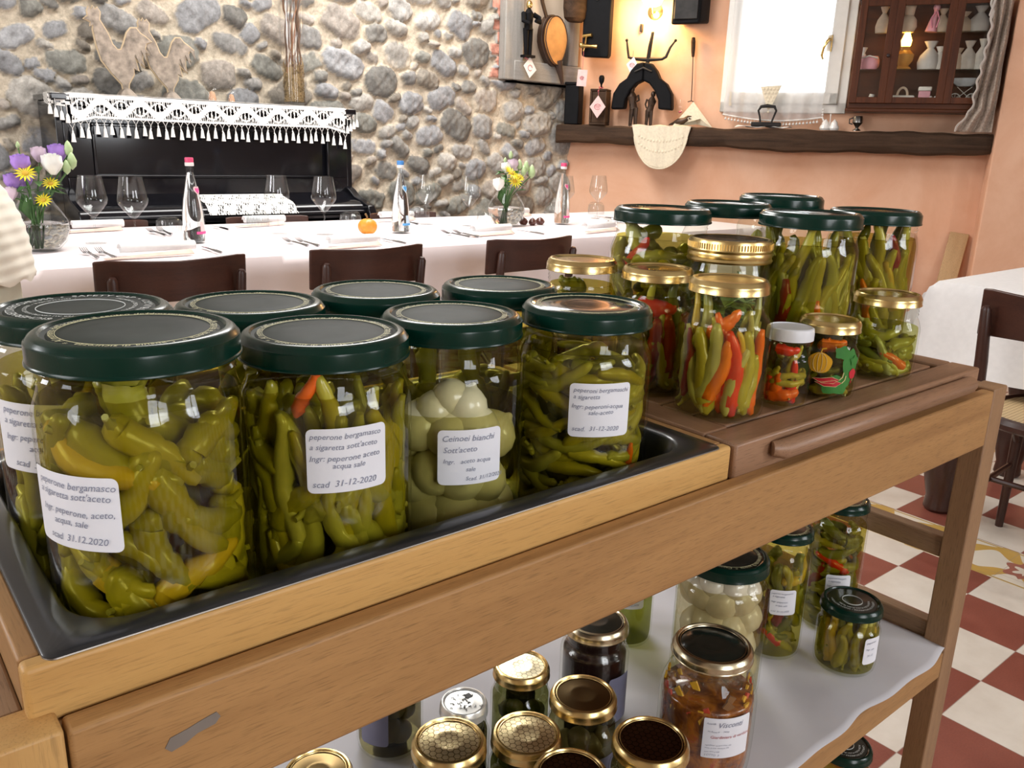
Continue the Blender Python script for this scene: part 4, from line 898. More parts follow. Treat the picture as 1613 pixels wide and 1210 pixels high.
# chairs
CHW = wood('dark_bentwood', (.075, .028, .018), (.035, .013, .009), 'X', .32, .8, spec=.35, coat=.08)
CHWZ = wood('dark_bentwood_post', (.062, .024, .016), (.03, .012, .009), 'Z', .32, .8, spec=.35, coat=.08)
def cane():
    m, nt, out = newmat('woven_cane'); v = coords(nt, (1, 1, 1)); w1 = N(nt, 'ShaderNodeTexWave'); w1.inputs['Scale'].default_value = 28; L(nt, v, w1.inputs[0])
    v2 = coords(nt); w2 = N(nt, 'ShaderNodeTexWave', bands_direction='Y'); w2.inputs['Scale'].default_value = 28; L(nt, v2, w2.inputs[0])
    f = math_(nt, 'MAXIMUM', w1.outputs[1], w2.outputs[1]); bsdf(nt, out, ramp(nt, f, [(.3, (.28, .17, .07)), (.6, (.62, .45, .24))]), .6, bump=f, bstr=.5); return m
CANE = cane()
def chair(label, loc, rz, group, seat=True):
    """facing +y; origin under the middle of the seat"""
    c = thing('dining_chair', label, 'chair', loc, rz, group)
    b = MB()      # curved backrest board
    prof = []
    nU = 14
    def P(u, z, off): 
        x = -.212+.424*u; k = (2*u-1)
        return (x, -.255+.055*k*k+off-.06*(z-.70), z)
    v = []; f = []
    for i in range(nU+1):
        u = i/nU; k = abs(2*u-1); zt = .812+.006*k; zb = .685+.012*(1-k*k)
        if k > .97: zt -= .004
        v += [P(u, zb, 0), P(u, zt, 0), P(u, zt, .012), P(u, zb, .012)]
    for i in range(nU):
        a = i*4; c4 = a+4
        for j in range(4): f.append((a+j, a+(j+1) % 4, c4+(j+1) % 4, c4+j))
    f += [(3, 2, 1, 0), tuple(nU*4+j for j in range(4))]
    b.add(v, f); b.build('backrest', CHW, c, bevel=.005, seg=3)
    for s in (-1, 1):
        b = MB(); b.tube([(s*.165, -.245, .0), (s*.168, -.222, .25), (s*.170, -.218, .44), (s*.175, -.228, .62), (s*.178, -.250, .765), (s*.178, -.252, .775)], [.013, .016, .018, .017, .014, .008], 12); b.build('rear_post', CHWZ, c)
        b = MB(); b.tube([(s*.190, .205, .0), (s*.182, .185, .30), (s*.178, .180, .45)], [.012, .016, .019], 12); b.build('leg', CHWZ, c)
        b = MB(); b.tube([(s*.168, -.215, .30), (s*.17, -.10, .39), (s*.172, .0, .425)], .010, 8); b.tube([(s*.18, .18, .30), (s*.178, .10, .39), (s*.175, .02, .425)], .010, 8); b.build('curved_brace', CHWZ, c)
    ring = [(.20*cos(a)*(1 if abs(cos(a)) < .9 else .99), .01+.215*sin(a)*(1.0 if sin(a) > 0 else .95)) for a in np.linspace(0, 2*pi, 36, endpoint=False)]
    def sq(x, y): 
        m_ = max(abs(x)/.20, abs(y-.01)/.215); return x, y
    rp = []
    for a in np.linspace(0, 2*pi, 40, endpoint=False):
        e = 2.8; cx = abs(cos(a))**(2/e)*(1 if cos(a) > 0 else -1); cy = abs(sin(a))**(2/e)*(1 if sin(a) > 0 else -1); rp.append((.195*cx, -.01+.20*cy, .452))
    b = MB(); b.tube(rp, .018, 8, closed=True, flat=1.0); b.build('seat_frame', CHW, c)
    MB().prism([(p[0]*.97, p[1]*.97, .452) for p in rp], (0, 0, .012)).build('seat', CANE, c, smooth=0)
    b = MB(); b.tube([(.165, -.22, .22), (.186, .19, .22)], .009, 8); b.tube([(-.165, -.22, .22), (-.186, .19, .22)], .009, 8); b.tube([(-.175, 0, .22), (.175, 0, .22)], .009, 8); b.build('stretcher', CHWZ, c)
    return c
CH0 = chair('dark bentwood chair at the long table behind the green lids, its back leftmost', (.78, 2.66, 0), 0, 'chairs along the near side of the long table')
dup(CH0, (1.412, 2.66, 0), 0, 'dark bentwood chair on the near side of the long table before the small pumpkin')
dup(CH0, (2.118, 2.66, 0), 0, 'dark bentwood chair at the near side of the long table, in front of the chestnuts')
g = 'chairs along the piano side of the long table'
far_ = []
far_.append(dup(CH0, (.96, 3.80, 0), pi, 'chair back showing behind the long table, beyond the two leftmost wine glasses', g))
far_.append(dup(CH0, (1.74, 3.80, 0), pi, 'chair back showing behind the long table, below the piano doily', g))
far_.append(dup(CH0, (2.52, 3.80, 0), pi, 'chair back showing behind the long table, beside the blue-capped bottle', g))
for q in far_: q.scale = (1, 1, .953)        # the lower chairs of that side
dup(CH0, (2.66, .735, 0), -pi/2, 'dark bentwood chair with cane seat pushed to the end of the right-hand table', 'chair at the right-hand table')

# right-hand table with bulbous turned legs
rt = thing('side_dining_table', 'table with thick dark turned legs under white cloth by the peach pier', 'table', (3.2, .72, 0))
MB().box(-.44, .44, -.46, .46, .74, .768).build('tabletop', DARKW, rt, bevel=.003)
for sx, sy in ((-.37, .39), (.19, .385), (-.37, -.39), (.37, -.39)):
    b = MB(); b.lathe([(.040, 0), (.047, .01), (.045, .03), (.043, .05), (.055, .10), (.066, .16), (.070, .21), (.060, .25), (.042, .27), (.048, .285), (.042, .30), (.055, .36), (.052, .55), (.045, .66), (.05, .68), (.05, .74)], 22, (sx, sy, 0)); b.build('turned_leg', CHWZ, rt)
cloth('tablecloth', 'white tablecloth on the right-hand table beyond the end of the cart', 2.75, 3.66, .25, 1.19, .779, .28, WHITEC, nx=70, ny=70, amp=.012, seed=2, flare=.045)

# ---- left edge: gathered fabric dome on a pale post
CREAM = plain('cream_gathered_fabric', (.90, .86, .74), .85, var=.04, scale=14, bstr=.2, sheen=.2)
dm = thing('gathered_fabric_shade', 'cream gathered fabric dome with scalloped edge at the far left beside the flower vase', 'fabric shade', (.165, 2.33, 0))
b = MB()
def domef(u, v):
    a = 2*pi*u; zz = .815+.32*v; R_ = .235*sqrt(max(0, 1-(v*1.0)**2.2))*.94+.02
    R_ += .0014*sin(v*75+1.5*sin(a*3))+.0015*sin(a*17+v*9)
    z2 = zz+(.006*sin(a*17) if v < .02 else 0)
    return (R_*cos(a), R_*sin(a), z2)
b.grid(domef, 96, 60); b.build('gathered_dome', CREAM, dm, smooth=70)
b = MB(); b.lathe([(.215, 0), (.22, .02), (.215, .40), (.205, .82)], 40, sq=(1, 1)); b.build('pale_skirt', plain('pale_linen', (.66, .66, .54), .9, var=.03), dm)
# ================================================================ TABLEWARE ON THE LONG TABLE
TZ = .7535
TG = glass('tableware_glass', (.96, .97, .97), (.22, .25, .27), 1.55)
def on_tbl(px, py): 
    p = at_z(px, py, TZ); return (p.x, p.y, TZ)
wg = thing('wine_glass', 'large stemmed wine glass, first from the left beside the flower vase', 'wine glass', (.806, 3.396, TZ), 0, 'wine glasses on the long table')
WGP = [(.0, .0), (.036, .001), (.037, .003), (.010, .008), (.0045, .016), (.0035, .05), (.004, .088), (.012, .100), (.034, .125), (.050, .146), (.0535, .158), (.051, .180), (.045, .215), (.040, .245)]
b = MB(); b.lathe(WGP[:8], 32); b.build('stem_and_foot', TG, wg)
b = MB(); b.lathe([(0, .096)]+WGP[7:]+[(.0388, .245), (.044, .213), (.0498, .18), (.0520, .158), (.0485, .147), (.033, .128), (.010, .104), (0, .102)], 32); b.build('bowl', TG, wg)
for (x, y), lab in (((.92, 3.30), 'large stemmed wine glass, second from the left, between vase and pink-capped bottle'), ((1.544, 3.45), 'stemmed wine glass in front of the piano doily, left one of that pair'),
                    ((1.713, 3.354), 'stemmed wine glass at the right end of the piano keyboard'), ((2.40, 3.60), 'stemmed wine glass just right of the blue-capped bottle'),
                    ((2.56, 3.455), 'stemmed wine glass left of the yellow flower vase'), ((3.25, 3.50), 'stemmed wine glass partly behind the rightmost pink-capped bottle'), ((3.56, 3.55), 'stemmed wine glass farthest right, against the peach wall')):
    dup(wg, (x, y, TZ), 0, lab)
tb = thing('tumbler', 'upturned faceted water tumbler left of the pink-capped bottle', 'tumbler', (1.137, 3.60, TZ), 0, 'upturned tumblers on the long table')
b = MB(); b.lathe([(.048, 0), (.050, .002), (.050, .03), (.047, .055), (.040, .068), (.030, .073), (.0, .071)], 28); b.lathe([(.046, 0), (.047, .03), (.044, .052), (.030, .062), (0, .060)], 28)
b.build('glass_body', TG, tb)
b = MB()
for k in range(22):
    a = 2*pi*k/22; b.tube([(.0505*cos(a), .0505*sin(a), .008), (.0505*cos(a+.1), .0505*sin(a+.1), .03), (.046*cos(a+.2), .046*sin(a+.2), .058)], .0016, 4)
b.build('ribs', TG, tb)
for (x, y), lab in (((1.598, 3.79), 'upturned tumbler beside the rolled napkin below the piano doily'), ((1.985, 3.62), 'upturned tumbler just left of the small pumpkin'), ((2.53, 3.85), 'upturned tumbler behind the blue-capped bottle'),
                    ((2.66, 3.44), 'upturned tumbler touching the left of the yellow flower vase'), ((3.47, 3.84), 'upturned tumbler left of the rightmost bottle'), ((3.80, 3.80), 'upturned tumbler behind the farthest wine glass'), ((3.99, 3.60), 'upturned tumbler beside the first pepper jar lid')):
    dup(tb, (x, y, TZ), .3, lab)

# ---- water bottles
def text2d(s, size=1.0, shear=0.0, off=0.0, space=1.0):
    """filled outlines of a line of writing: (verts 2D, faces)"""
    cu = bpy.data.curves.new('writing', 'FONT'); cu.body = s; cu.size = size; cu.shear = shear; cu.offset = off; cu.resolution_u = 2; cu.space_character = space
    o = bpy.data.objects.new('writing', cu); COL.objects.link(o); dg = bpy.context.evaluated_depsgraph_get(); dg.update()
    me = o.evaluated_get(dg).to_mesh(); v = [(q.co.x, q.co.y) for q in me.vertices]; f = [tuple(p.vertices) for p in me.polygons]
    o.evaluated_get(dg).to_mesh_clear(); bpy.data.objects.remove(o); bpy.data.curves.remove(cu)
    return v, f
def write_on(b, s, fn, x, y, size, shear=.0, off=0, m=0, jitter=0, align='L', space=1.0):
    v, f = text2d(s, size, shear, off, space)
    if not v: return
    w = max(q[0] for q in v); x0 = x - (w/2 if align == 'C' else 0)
    b.add([fn(x0+q[0], y+q[1]+jitter*sin(q[0]/size*1.1+y*900)) for q in v], f, m)
PCAP = {'pink': plain('pink_cap', (.62, .06, .16), .4), 'blue': plain('blue_cap', (.05, .22, .55), .4), 'white': plain('cap_band', (.75, .72, .70), .4)}
PLAB = {'pink': (plain('pink_heart', (.85, .08, .30), .5), plain('pale_pink', (.90, .62, .62), .5)), 'blue': (plain('blue_heart', (.10, .40, .80), .5), plain('pale_blue_label', (.62, .78, .90), .5))}
def bottle(x, y, c, label, ang):
    o = thing('water_bottle', label, 'bottle', (x, y, TZ), ang, 'water bottles on the long table')
    prof = [(0, .003), (.030, 0), (.040, .004), (.042, .012), (.042, .07), (.040, .11), (.034, .16), (.025, .205), (.018, .24), (.014, .262), (.013, .29)]
    MB().lathe(prof, 32).build('glass_body', glass('bottle_glass', (.96, .98, .98), (.45, .52, .54), 1.5), o)
    wp = [(0, .006)]+[(r-.003, max(z, .007)) for r, z in prof[2:-1]]; wp += [(0, .262)]
    MB().lathe(wp, 32).build('water', water(), o)
    MB().lathe([(.0145, .285), (.0165, .287), (.0165, .297), (.0145, .299)], 20).build('cap_band', PCAP['white'], o)
    MB().lathe([(.0155, .297), (.0158, .313), (.014, .316), (0, .316)], 20).build('cap', PCAP[c], o)
    b = MB()
    def heart(t): return (16*sin(t)**3/17, (13*cos(t)-5*cos(2*t)-2*cos(3*t)-cos(4*t))/17)
    def onb(u, z, dr):      # u arc length
        r = np.interp(z, [p[1] for p in prof[2:]], [p[0] for p in prof[2:]])+dr; a = u/r-pi/2+.75
        return (r*cos(a), r*sin(a), z)
    for sc, dr, mi in ((.017, .0012, 1), (.011, .0022, 0)):
        pts = [heart(t) for t in np.linspace(0, 2*pi, 28, endpoint=False)]; b.add([onb(0, .197, dr)]+[onb(px*sc, .197+pz*sc*1.25, dr) for px, pz in pts], [(0, 1+(k+1) % 28, 1+k) for k in range(28)], mi)
    b.build('heart_sticker', PLAB[c], o)
    b = MB(); b.grid(lambda u, v: onb(-.028+.056*u, .036+.010*v, .001), 10, 2, 0); b.grid(lambda u, v: onb(-.012+.028*u*(1-.5*v), .046+.034*v, .001), 8, 4, 1)
    b.build('label', PLAB[c], o)
bottle(1.126, 3.277, 'pink', 'clear water bottle with pink cap, leftmost on the long table', -.2)
bottle(2.06, 3.296, 'blue', 'clear water bottle with a blue cap beside the small pumpkin', -.45)
bottle(3.105, 3.361, 'pink', 'clear water bottle with pink cap, the one against the corner of the peach wall', -.6)

# ---- flower vases
PET = {'violet': plain('violet_petal', (.36, .20, .60), .6, var=.2), 'white': plain('white_petal', (.84, .84, .78), .6, var=.05), 'yellow': plain('yellow_petal', (.85, .72, .03), .5, var=.1), 'lilac': plain('lilac_petal', (.66, .52, .62), .6, var=.1), 'green': plain('leaf_green', (.06, .16, .035), .5, var=.3), 'bud': plain('pale_green_bud', (.42, .55, .28), .5, var=.15), 'eye': plain('ochre_eye', (.55, .34, .02), .7)}
def rose(b, c, r, m=0):
    for lay in range(3):
        n = 5; R = r*(1-.27*lay)
        for k in range(n):
            a = 2*pi*k/n+lay*.6
            def pf(u, v):
                w = (u-.5)*1.5; rr_ = R*(.22+.80*sin(min(1, v*1.25)*pi/2)-.30*max(0, v-.55)/.45*(1+.3*sin(u*7+lay))); 
                return (c[0]+rr_*cos(a+w)*(.9 if v < .9 else 1.05), c[1]+rr_*sin(a+w)*(.9 if v < .9 else 1.05), c[2]-r*.75+1.5*r*v*(1+.06*lay)+.06*r*sin(u*9))
            b.grid(pf, 6, 5, m)
def daisy(b, c, r, tilt, m=0, me=1):
    M = Matrix.Translation(c) @ Matrix.Rotation(tilt[0], 4, 'X') @ Matrix.Rotation(tilt[1], 4, 'Y')
    for k in range(14):
        a = 2*pi*k/14; b.add([(0, 0, 0), (r*.6*cos(a-.17), r*.6*sin(a-.17), .15*r), (r*cos(a), r*sin(a), .12*r), (r*.6*cos(a+.17), r*.6*sin(a+.17), .15*r)], [(0, 1, 2, 3)], m, M)
    b.ball((0, 0, .05*r), (r*.3, r*.3, r*.15), me, 10, 6, M)
def vase(x, y, label, ang, big):
    o = thing('flower_vase', label, 'vase', (x, y, TZ), 0, 'flower vases on the long table')
    prof = [(0, .004), (.045, 0), (.060, .006), (.082, .030), (.097, .070), (.094, .095), (.076, .130), (.055, .160), (.047, .180), (.048, .195), (.050, .198)]
    MB().lathe(prof, 40).build('glass_body', glass('vase_glass', (.97, .985, .985), (.5, .55, .56), 1.5), o)
    MB().lathe([(0, .008), (.056, .011), (.079, .034), (.094, .070), (.091, .092), (.0, .092)], 40).build('water', water(), o)
    st = MB(); fl = []
    R = random.Random(5 if big else 9)
    spec = ([('rose', 'violet', (-.035, -.02, .285), .036), ('rose', 'white', (.055, -.04, .285), .040), ('rose', 'lilac', (.03, .02, .315), .030), ('rose', 'violet', (.085, .01, .32), .036), ('rose', 'violet', (-.06, .0, .225), .034), ('rose', 'violet', (-.02, .03, .23), .028),
             ('daisy', 'yellow', (-.03, -.05, .258), .036), ('daisy', 'yellow', (.04, -.055, .225), .030), ('daisy', 'yellow', (.012, -.06, .172), .028), ('rose', 'lilac', (-.075, -.02, .19), .026), ('bud', 'bud', (.115, -.01, .335), .020), ('bud', 'bud', (.12, -.02, .295), .022), ('bud', 'bud', (.10, -.03, .275), .018), ('bud', 'bud', (-.03, .02, .345), .009)]
            if big else
            [('rose', 'white', (-.07, -.02, .205), .036), ('daisy', 'yellow', (-.02, -.055, .262), .050), ('daisy', 'yellow', (.0, -.06, .225), .040), ('daisy', 'yellow', (.045, -.04, .24), .032), ('rose', 'white', (.0, .01, .285), .032), ('rose', 'lilac', (.035, .0, .30), .034), ('bud', 'bud', (.02, .0, .345), .016), ('bud', 'bud', (.07, -.01, .30), .020), ('bud', 'bud', (.115, -.01, .29), .022), ('bud', 'bud', (.145, -.02, .265), .026), ('bud', 'bud', (.09, -.02, .27), .02), ('bud', 'bud', (.0, .02, .32), .012)])
    for kind, c, p, r in spec:
        b = MB()
        if kind == 'rose': rose(b, p, r); b.build('blossom', PET[c], o, smooth=60)
        elif kind == 'daisy': daisy(b, p, r, (.9+R.uniform(-.2, .2), R.uniform(-.3, .3))); b.build('blossom', [PET[c], PET['eye']], o, smooth=0)
        else: b.lathe([(0, -r*1.2), (r*.6, -r*.6), (r*.75, .2*r), (r*.35, r*1.2), (0, r*1.6)], 10, p); b.build('bud', PET[c], o)
        st.tube([(R.uniform(-.02, .02)-.015, R.uniform(-.02, .02), .02), (p[0]*.25-.005, p[1]*.3, .15), (p[0]*.7, p[1]*.8, p[2]*.6+.06), (p[0], p[1], p[2]-r*.5)], .0024, 5)
    for k in range(20 if big else 26):
        a = R.uniform(0, 6.28); r0 = R.uniform(.03, .06); z = R.uniform(.17, .27); l_ = R.uniform(.04, .075); dx, dy_ = cos(a), sin(a)
        c0 = Vector((r0*.6*dx+(.02 if not big else .01), r0*.6*dy_, z)); e = c0+Vector((dx*l_, dy_*l_, R.uniform(-.02, .03))); sd = Vector((-dy_, dx, 0))*.014
        md = (c0+e)/2+Vector((0, 0, .008)); st.add([c0, md+sd, e, md-sd], [(0, 1, 2, 3)])
    for k in range(5):
        a = R.uniform(0, 6.28); st.add([(-.02, 0, .10), (-.035+.02*cos(a), .02*sin(a), .14), (-.01+.03*cos(a), .03*sin(a), .19), (.0, 0, .14)], [(0, 1, 2, 3)])
    st.build('stems_and_leaves', PET['green'], o, smooth=0)
vase(.60, 3.27, 'round glass vase with violet, white and yellow flowers at the left', 0, True)
vase(2.755, 3.40, 'round glass vase with yellow daisies and white flowers, right half of the table', 0, False)

# ---- pumpkin, chestnuts
pk = thing('small_pumpkin', 'small orange pumpkin beside the blue-capped bottle', 'pumpkin', (1.875, 3.27, TZ))
b = MB()
def pf(u, v):
    a = 2*pi*u; f_ = pi*v; r = .040*sin(f_)**.8*(1+.05*abs(sin(a*5))); return (r*cos(a), r*sin(a), .037-.036*cos(f_)*(.95)-.006*(1 if v > .97 else 0))
b.grid(pf, 60, 16); b.build('fruit', plain('orange_rind', (.78, .30, .03), .4, var=.2, scale=14), pk, smooth=80)
MB().tube([(0, 0, .066), (-.002, 0, .08), (-.010, 0, .092)], [.005, .004, .0045], 7).build('stalk', plain('dry_stalk', (.22, .13, .05), .8), pk)
CN = plain('chestnut_shell', (.10, .025, .015), .3, var=.4, coat=.3)
for (x, y, a), lab in (((2.873, 3.40, 0), 'shiny chestnut next to the yellow flower vase, leftmost of three'), ((2.90, 3.36, 1), 'chestnut in the middle of the three on the cloth'), ((2.965, 3.375, 2), 'chestnut farthest from the vase, rightmost of three')):
    b = MB(); b.lathe([(0, 0), (.014, .001), (.022, .010), (.023, .02), (.014, .032), (.003, .038), (0, .041)], 16, sq=(1.1, .9)); o = b.build('chestnut', CN, loc=(x, y, TZ), rz=a); tag(o, lab, 'chestnut', 'chestnuts by the vase')
# ---- napkins
def napkin(x, y, rz, label, l_=.20, group='rolled napkins on the long table'):
    o = thing('rolled_napkin', label, 'napkin', (x, y, TZ), rz, group); b = MB()
    sp = [( (.026-.0016*k)*cos(.55*k), (.022-.0013*k)*sin(.55*k)+.024) for k in range(13)]
    v = [(-l_/2, p[0], p[1]) for p in sp]+[(l_/2, p[0], p[1]) for p in sp]; n = len(sp)
    b.add(v, [(k, k+1, n+k+1, n+k) for k in range(n-1)]); b.build('roll', WHITEC, o, smooth=60, solid=.002)
    b = MB(); b.grid(lambda u, v: (-l_/2-.07*(1-u)+l_*.9*u, -.035-.03*v-.03*(1-u), .004+.014*(1-v)*u), 8, 4); b.build('loose_flap', plain('unbleached_cloth', (.66, .50, .42), .9), o, solid=.0015)
NP = [(.905, 3.0, .02, 'rolled white napkin in front of the two leftmost wine glasses', .25), (.93, 3.86, .0, 'rolled white napkin behind the leftmost wine glass', .20), (1.66, 3.86, .0, 'rolled white napkin below the piano doily', .2), (1.63, 2.95, .02, 'rolled white napkin left of the small pumpkin at the near edge', .22),
      (2.43, 3.10, .02, 'rolled white napkin in front of the yellow flower vase', .22), (2.40, 3.88, .0, 'rolled white napkin behind the blue-capped bottle', .2), (3.20, 3.88, .0, 'rolled white napkin behind the chestnuts', .22), (3.05, 3.02, .0, 'rolled white napkin near the right end of the long table', .2)]
for q in NP: napkin(*q)
# ---- cutlery
STEEL = plain('steel', (.42, .42, .44), .18, 1.0, var=.05, bstr=.02)
fk = thing('fork', 'steel fork, outer one of the pair left of the first rolled napkin', 'fork', (.70, 3.05, TZ+.002), .0, 'forks on the long table')
b = MB(); b.tube([(0, -.10, .004), (0, -.04, .006), (0, .02, .008)], [.006, .003, .003], 8, flat=.4); b.grid(lambda u, v: (-.011+.022*u, .02+.025*v, .008-.004*sin(v*3)), 4, 3); b.build('handle', STEEL, fk, solid=.0015)
b = MB()
for k in range(4): x = -.0096+.0064*k; b.tube([(x, .045, .005), (x, .07, .010), (x, .092, .017)], [.0018, .0016, .0009], 6)
b.build('tines', STEEL, fk)
F = [((.745, 3.03), .03, 'steel fork, inner one of the pair left of the first rolled napkin'), ((1.09, 3.62), .05, 'steel fork beyond the second wine glass, by the upturned tumbler'), ((1.13, 3.64), -.05, 'second steel fork beside the upturned tumbler behind the wine glass'),
     ((1.445, 3.08), .05, 'steel fork left of the napkin near the pumpkin, outer one'), ((1.485, 3.06), .0, 'steel fork left of the napkin near the pumpkin, inner one'), ((2.22, 3.10), .1, 'steel fork left of the napkin before the flower vase, outer one'), ((2.265, 3.08), .0, 'steel fork left of the napkin before the flower vase, inner one'),
     ((2.34, 3.68), .0, 'steel fork lying between the blue-capped bottle and the next wine glass'), ((3.45, 3.30), .3, 'steel fork near the right end of the long table, outer one'), ((3.52, 3.28), .2, 'steel fork near the right end of the long table, inner one')]
for (x, y), a, lab in F: dup(fk, (x, y, TZ+.002), a, lab)
kn = thing('table_knife', 'steel knife right of the first rolled napkin', 'knife', (1.09, 3.02, TZ+.002), .0, 'knives on the long table')
b = MB(); b.tube([(0, -.11, .004), (0, -.06, .005), (0, -.01, .005)], [.005, .006, .004], 8, flat=.5); b.build('handle', STEEL, kn)
MB().prism([(-.003, -.01, .003), (.008, -.005, .003), (.009, .06, .003), (.002, .095, .003), (-.003, .07, .003)], (0, 0, .002)).build('blade', STEEL, kn, smooth=0)
for (x, y), lab in (((1.40, 3.75), 'steel knife left of the tumbler below the piano doily'), ((1.83, 3.0), 'steel knife just in front of the small pumpkin'), ((2.62, 3.06), 'steel knife right of the napkin before the flower vase'), ((3.62, 3.55), 'steel knife near the farthest wine glass')):
    dup(kn, (x, y, TZ+.002), .0, lab)
dup(fk, (3.52, .95, .7825), -.9, 'steel fork on the right-hand table at the frame edge', 'cutlery on the right-hand table')
# ================================================================ SERVING CART
OAKL = wood('light_oak', (.64, .39, .14), (.49, .265, .08), 'X', .45, .8, pores=.25)
OAKLY = wood('light_oak_end', (.44, .25, .105), (.33, .17, .065), 'Y', .45, .8, pores=.25)
TEAK = wood('teak_long', (.47, .262, .100), (.285, .143, .050), 'X', .5, .9)
TEAKY = wood('teak_cross', (.34, .215, .125), (.23, .135, .075), 'Y', .5, .9)
TEAKZ = wood('teak_upright', (.38, .225, .115), (.24, .135, .07), 'Z', .5, .9)
SLATW = wood('walnut_slat', (.36, .205, .12), (.21, .112, .06), 'X', .42, 1.0, spec=.5)
SLATY = wood('walnut_slat_cross', (.36, .205, .12), (.21, .112, .06), 'Y', .42, 1.0, spec=.5)
ct_ = thing('serving_cart', 'oak and teak two-tier serving cart carrying all the pickle jars', 'serving cart', (0, 0, 0))
AZ0, AZ1 = .795, .869
for x0, x1, y0, y1, mt in ((1.13, 1.17, .40, .43, TEAKZ), (.018, .058, .40, .43, wood('light_oak_post', (.58, .35, .13), (.45, .24, .075), 'Z', .45, .8, pores=.25)), (1.13, 1.17, .765, .795, TEAKZ), (.018, .058, .765, .795, TEAKZ)):
    MB().box(x0, x1, y0, y1, 0.03, .871).build('leg', mt, ct_, bevel=.002)
    MB().lathe([(0, 0), (.012, 0), (.014, .03), (0, .031)], 12, ((x0+x1)/2, (y0+y1)/2, 0)).build('foot_glide', BLACKP, ct_)
MB().box(.0595, 1.1295, .400, .416, AZ0, AZ1).build('front_apron', TEAK, ct_, bevel=.0025)
MB().box(.0595, 1.1295, .779, .795, AZ0, AZ1).build('back_apron', TEAK, ct_, bevel=.0025)
for x0, x1 in ((1.132, 1.168), (.020, .046)):
    MB().box(x0, x1, .431, .764, AZ0, AZ1).build('end_apron', TEAKY, ct_, bevel=.002)
MB().box(-.16, .0575, .4325, .764, .80, .845).build('side_leaf', TEAKY, ct_, bevel=.003)
for y0, y1 in ((.4165, .440), (.750, .7785)): MB().box(.0465, 1.1295, y0, y1, .838, .8645).build('runner', TEAK, ct_, bevel=.002)
MB().box(1.085, 1.1295, .441, .749, .845, .8645).build('runner', TEAKY, ct_, bevel=.002)
# small grey scuff on the apron
MB().prism([(.1030, .3995, .8385), (.1060, .3995, .8350), (.1130, .3995, .8365), (.1200, .3995, .8400), (.1300, .3995, .8415), (.1330, .3995, .8450), (.1310, .3995, .8485), (.1230, .3995, .8470), (.1150, .3995, .8450), (.1060, .3995, .8435)], (0, .0008, 0)).build('worn_patch', plain('grey_scuff', (.20, .17, .145), .6), ct_, smooth=0)
# lower shelf
MB().box(.0595, 1.1295, .400, .425, .450, .490).build('shelf_front_rail', TEAK, ct_, bevel=.002)
MB().box(.0595, 1.1295, .770, .795, .450, .490).build('shelf_back_rail', TEAK, ct_, bevel=.002)
for k in range(5): MB().box(.0595, 1.1295, .4265+.0690*k, .4265+.0690*k+.064, .470, .487).build('shelf_slat', TEAK, ct_, bevel=.002)
for x0, x1 in ((1.135, 1.157), (.022, .046)):
    MB().box(x0, x1, .431, .764, .497, .522).build('shelf_end_rail', TEAKY, ct_, bevel=.002)
    MB().box(x0, x1, .431, .764, .455, .490).build('shelf_end_rail', TEAKY, ct_, bevel=.002)
    MB().box(x0, x1, .431, .764, .622, .652).build('side_stretcher', TEAKY, ct_, bevel=.002)
# bottom shelf near the floor
for k in range(5): MB().box(.0595, 1.1295, .410+.075*k, .410+.075*k+.068, .170, .187).build('bottom_slat', TEAK, ct_, bevel=.002)
for x0, x1 in ((1.135, 1.157), (.022, .046)): MB().box(x0, x1, .431, .764, .16, .195).build('bottom_end_rail', TEAKY, ct_, bevel=.002)

# tray box and black pan
tbx = thing('wooden_tray_box', 'light oak tray box holding the black pan on the near half of the cart', 'tray', (.326, .59, .865))
X0, X1, Y0, Y1 = .046-.326, .6055-.326, .418-.59, .765-.59
MB().box(X0, X1, Y0, Y0+.012, 0, .0335).build('front_board', OAKL, tbx, bevel=.003, seg=3)
MB().box(X0, X1, Y1-.012, Y1, 0, .0335).build('back_board', OAKL, tbx, bevel=.003)
MB().box(X0, X0+.011, Y0+.012, Y1-.012, 0, .0335).build('end_board', OAKLY, tbx, bevel=.002)
MB().box(X1-.012, X1, Y0+.012, Y1-.012, 0, .0335).build('end_board', OAKLY, tbx, bevel=.002)
pan = thing('black_pan', 'black enamelled rectangular pan sunk in the oak tray box under the big jars', 'pan', (.3245, .5855, .835))
def rrect(hx, hy, r, z, n=7):
    out = []
    for cx, cy, a0 in ((hx-r, hy-r, 0), (-hx+r, hy-r, pi/2), (-hx+r, -hy+r, pi), (hx-r, -hy+r, 1.5*pi)):
        for k in range(n): a = a0+pi/2*k/(n-1); out.append((cx+r*cos(a), cy+r*sin(a), z))
    return out
HX, HY = .2675, .1655
loops = [rrect(HX, HY, .006, .0612), rrect(HX, HY, .006, .0642), rrect(HX-.001, HY-.001, .006, .0650), rrect(HX-.016, HY-.016, .036, .0648), rrect(HX-.0185, HY-.0185, .036, .0625), rrect(HX-.021, HY-.021, .036, .050), rrect(HX-.027, HY-.027, .034, .008), rrect(HX-.033, HY-.033, .030, .0018), rrect(HX-.04, HY-.04, .026, 0)]
v = [p for lp in loops for p in lp]; n = len(loops[0]); f = [(i*n+k, i*n+(k+1) % n, (i+1)*n+(k+1) % n, (i+1)*n+k) for i in range(len(loops)-1) for k in range(n)]
f.append(tuple((len(loops)-1)*n+k for k in range(n)))
b = MB(); b.add(v, f); b.build('basin', plain('black_enamel', (.016, .017, .019), .32, var=.3, bstr=.05, coat=.25), pan, smooth=50, solid=.0012)
b = MB(); b.tube(rrect(HX+.0004, HY+.0004, .006, .0635), .0006, 5, closed=True); b.build('bare_metal_edge', plain('bare_rim', (.20, .18, .16), .4, .9), pan)

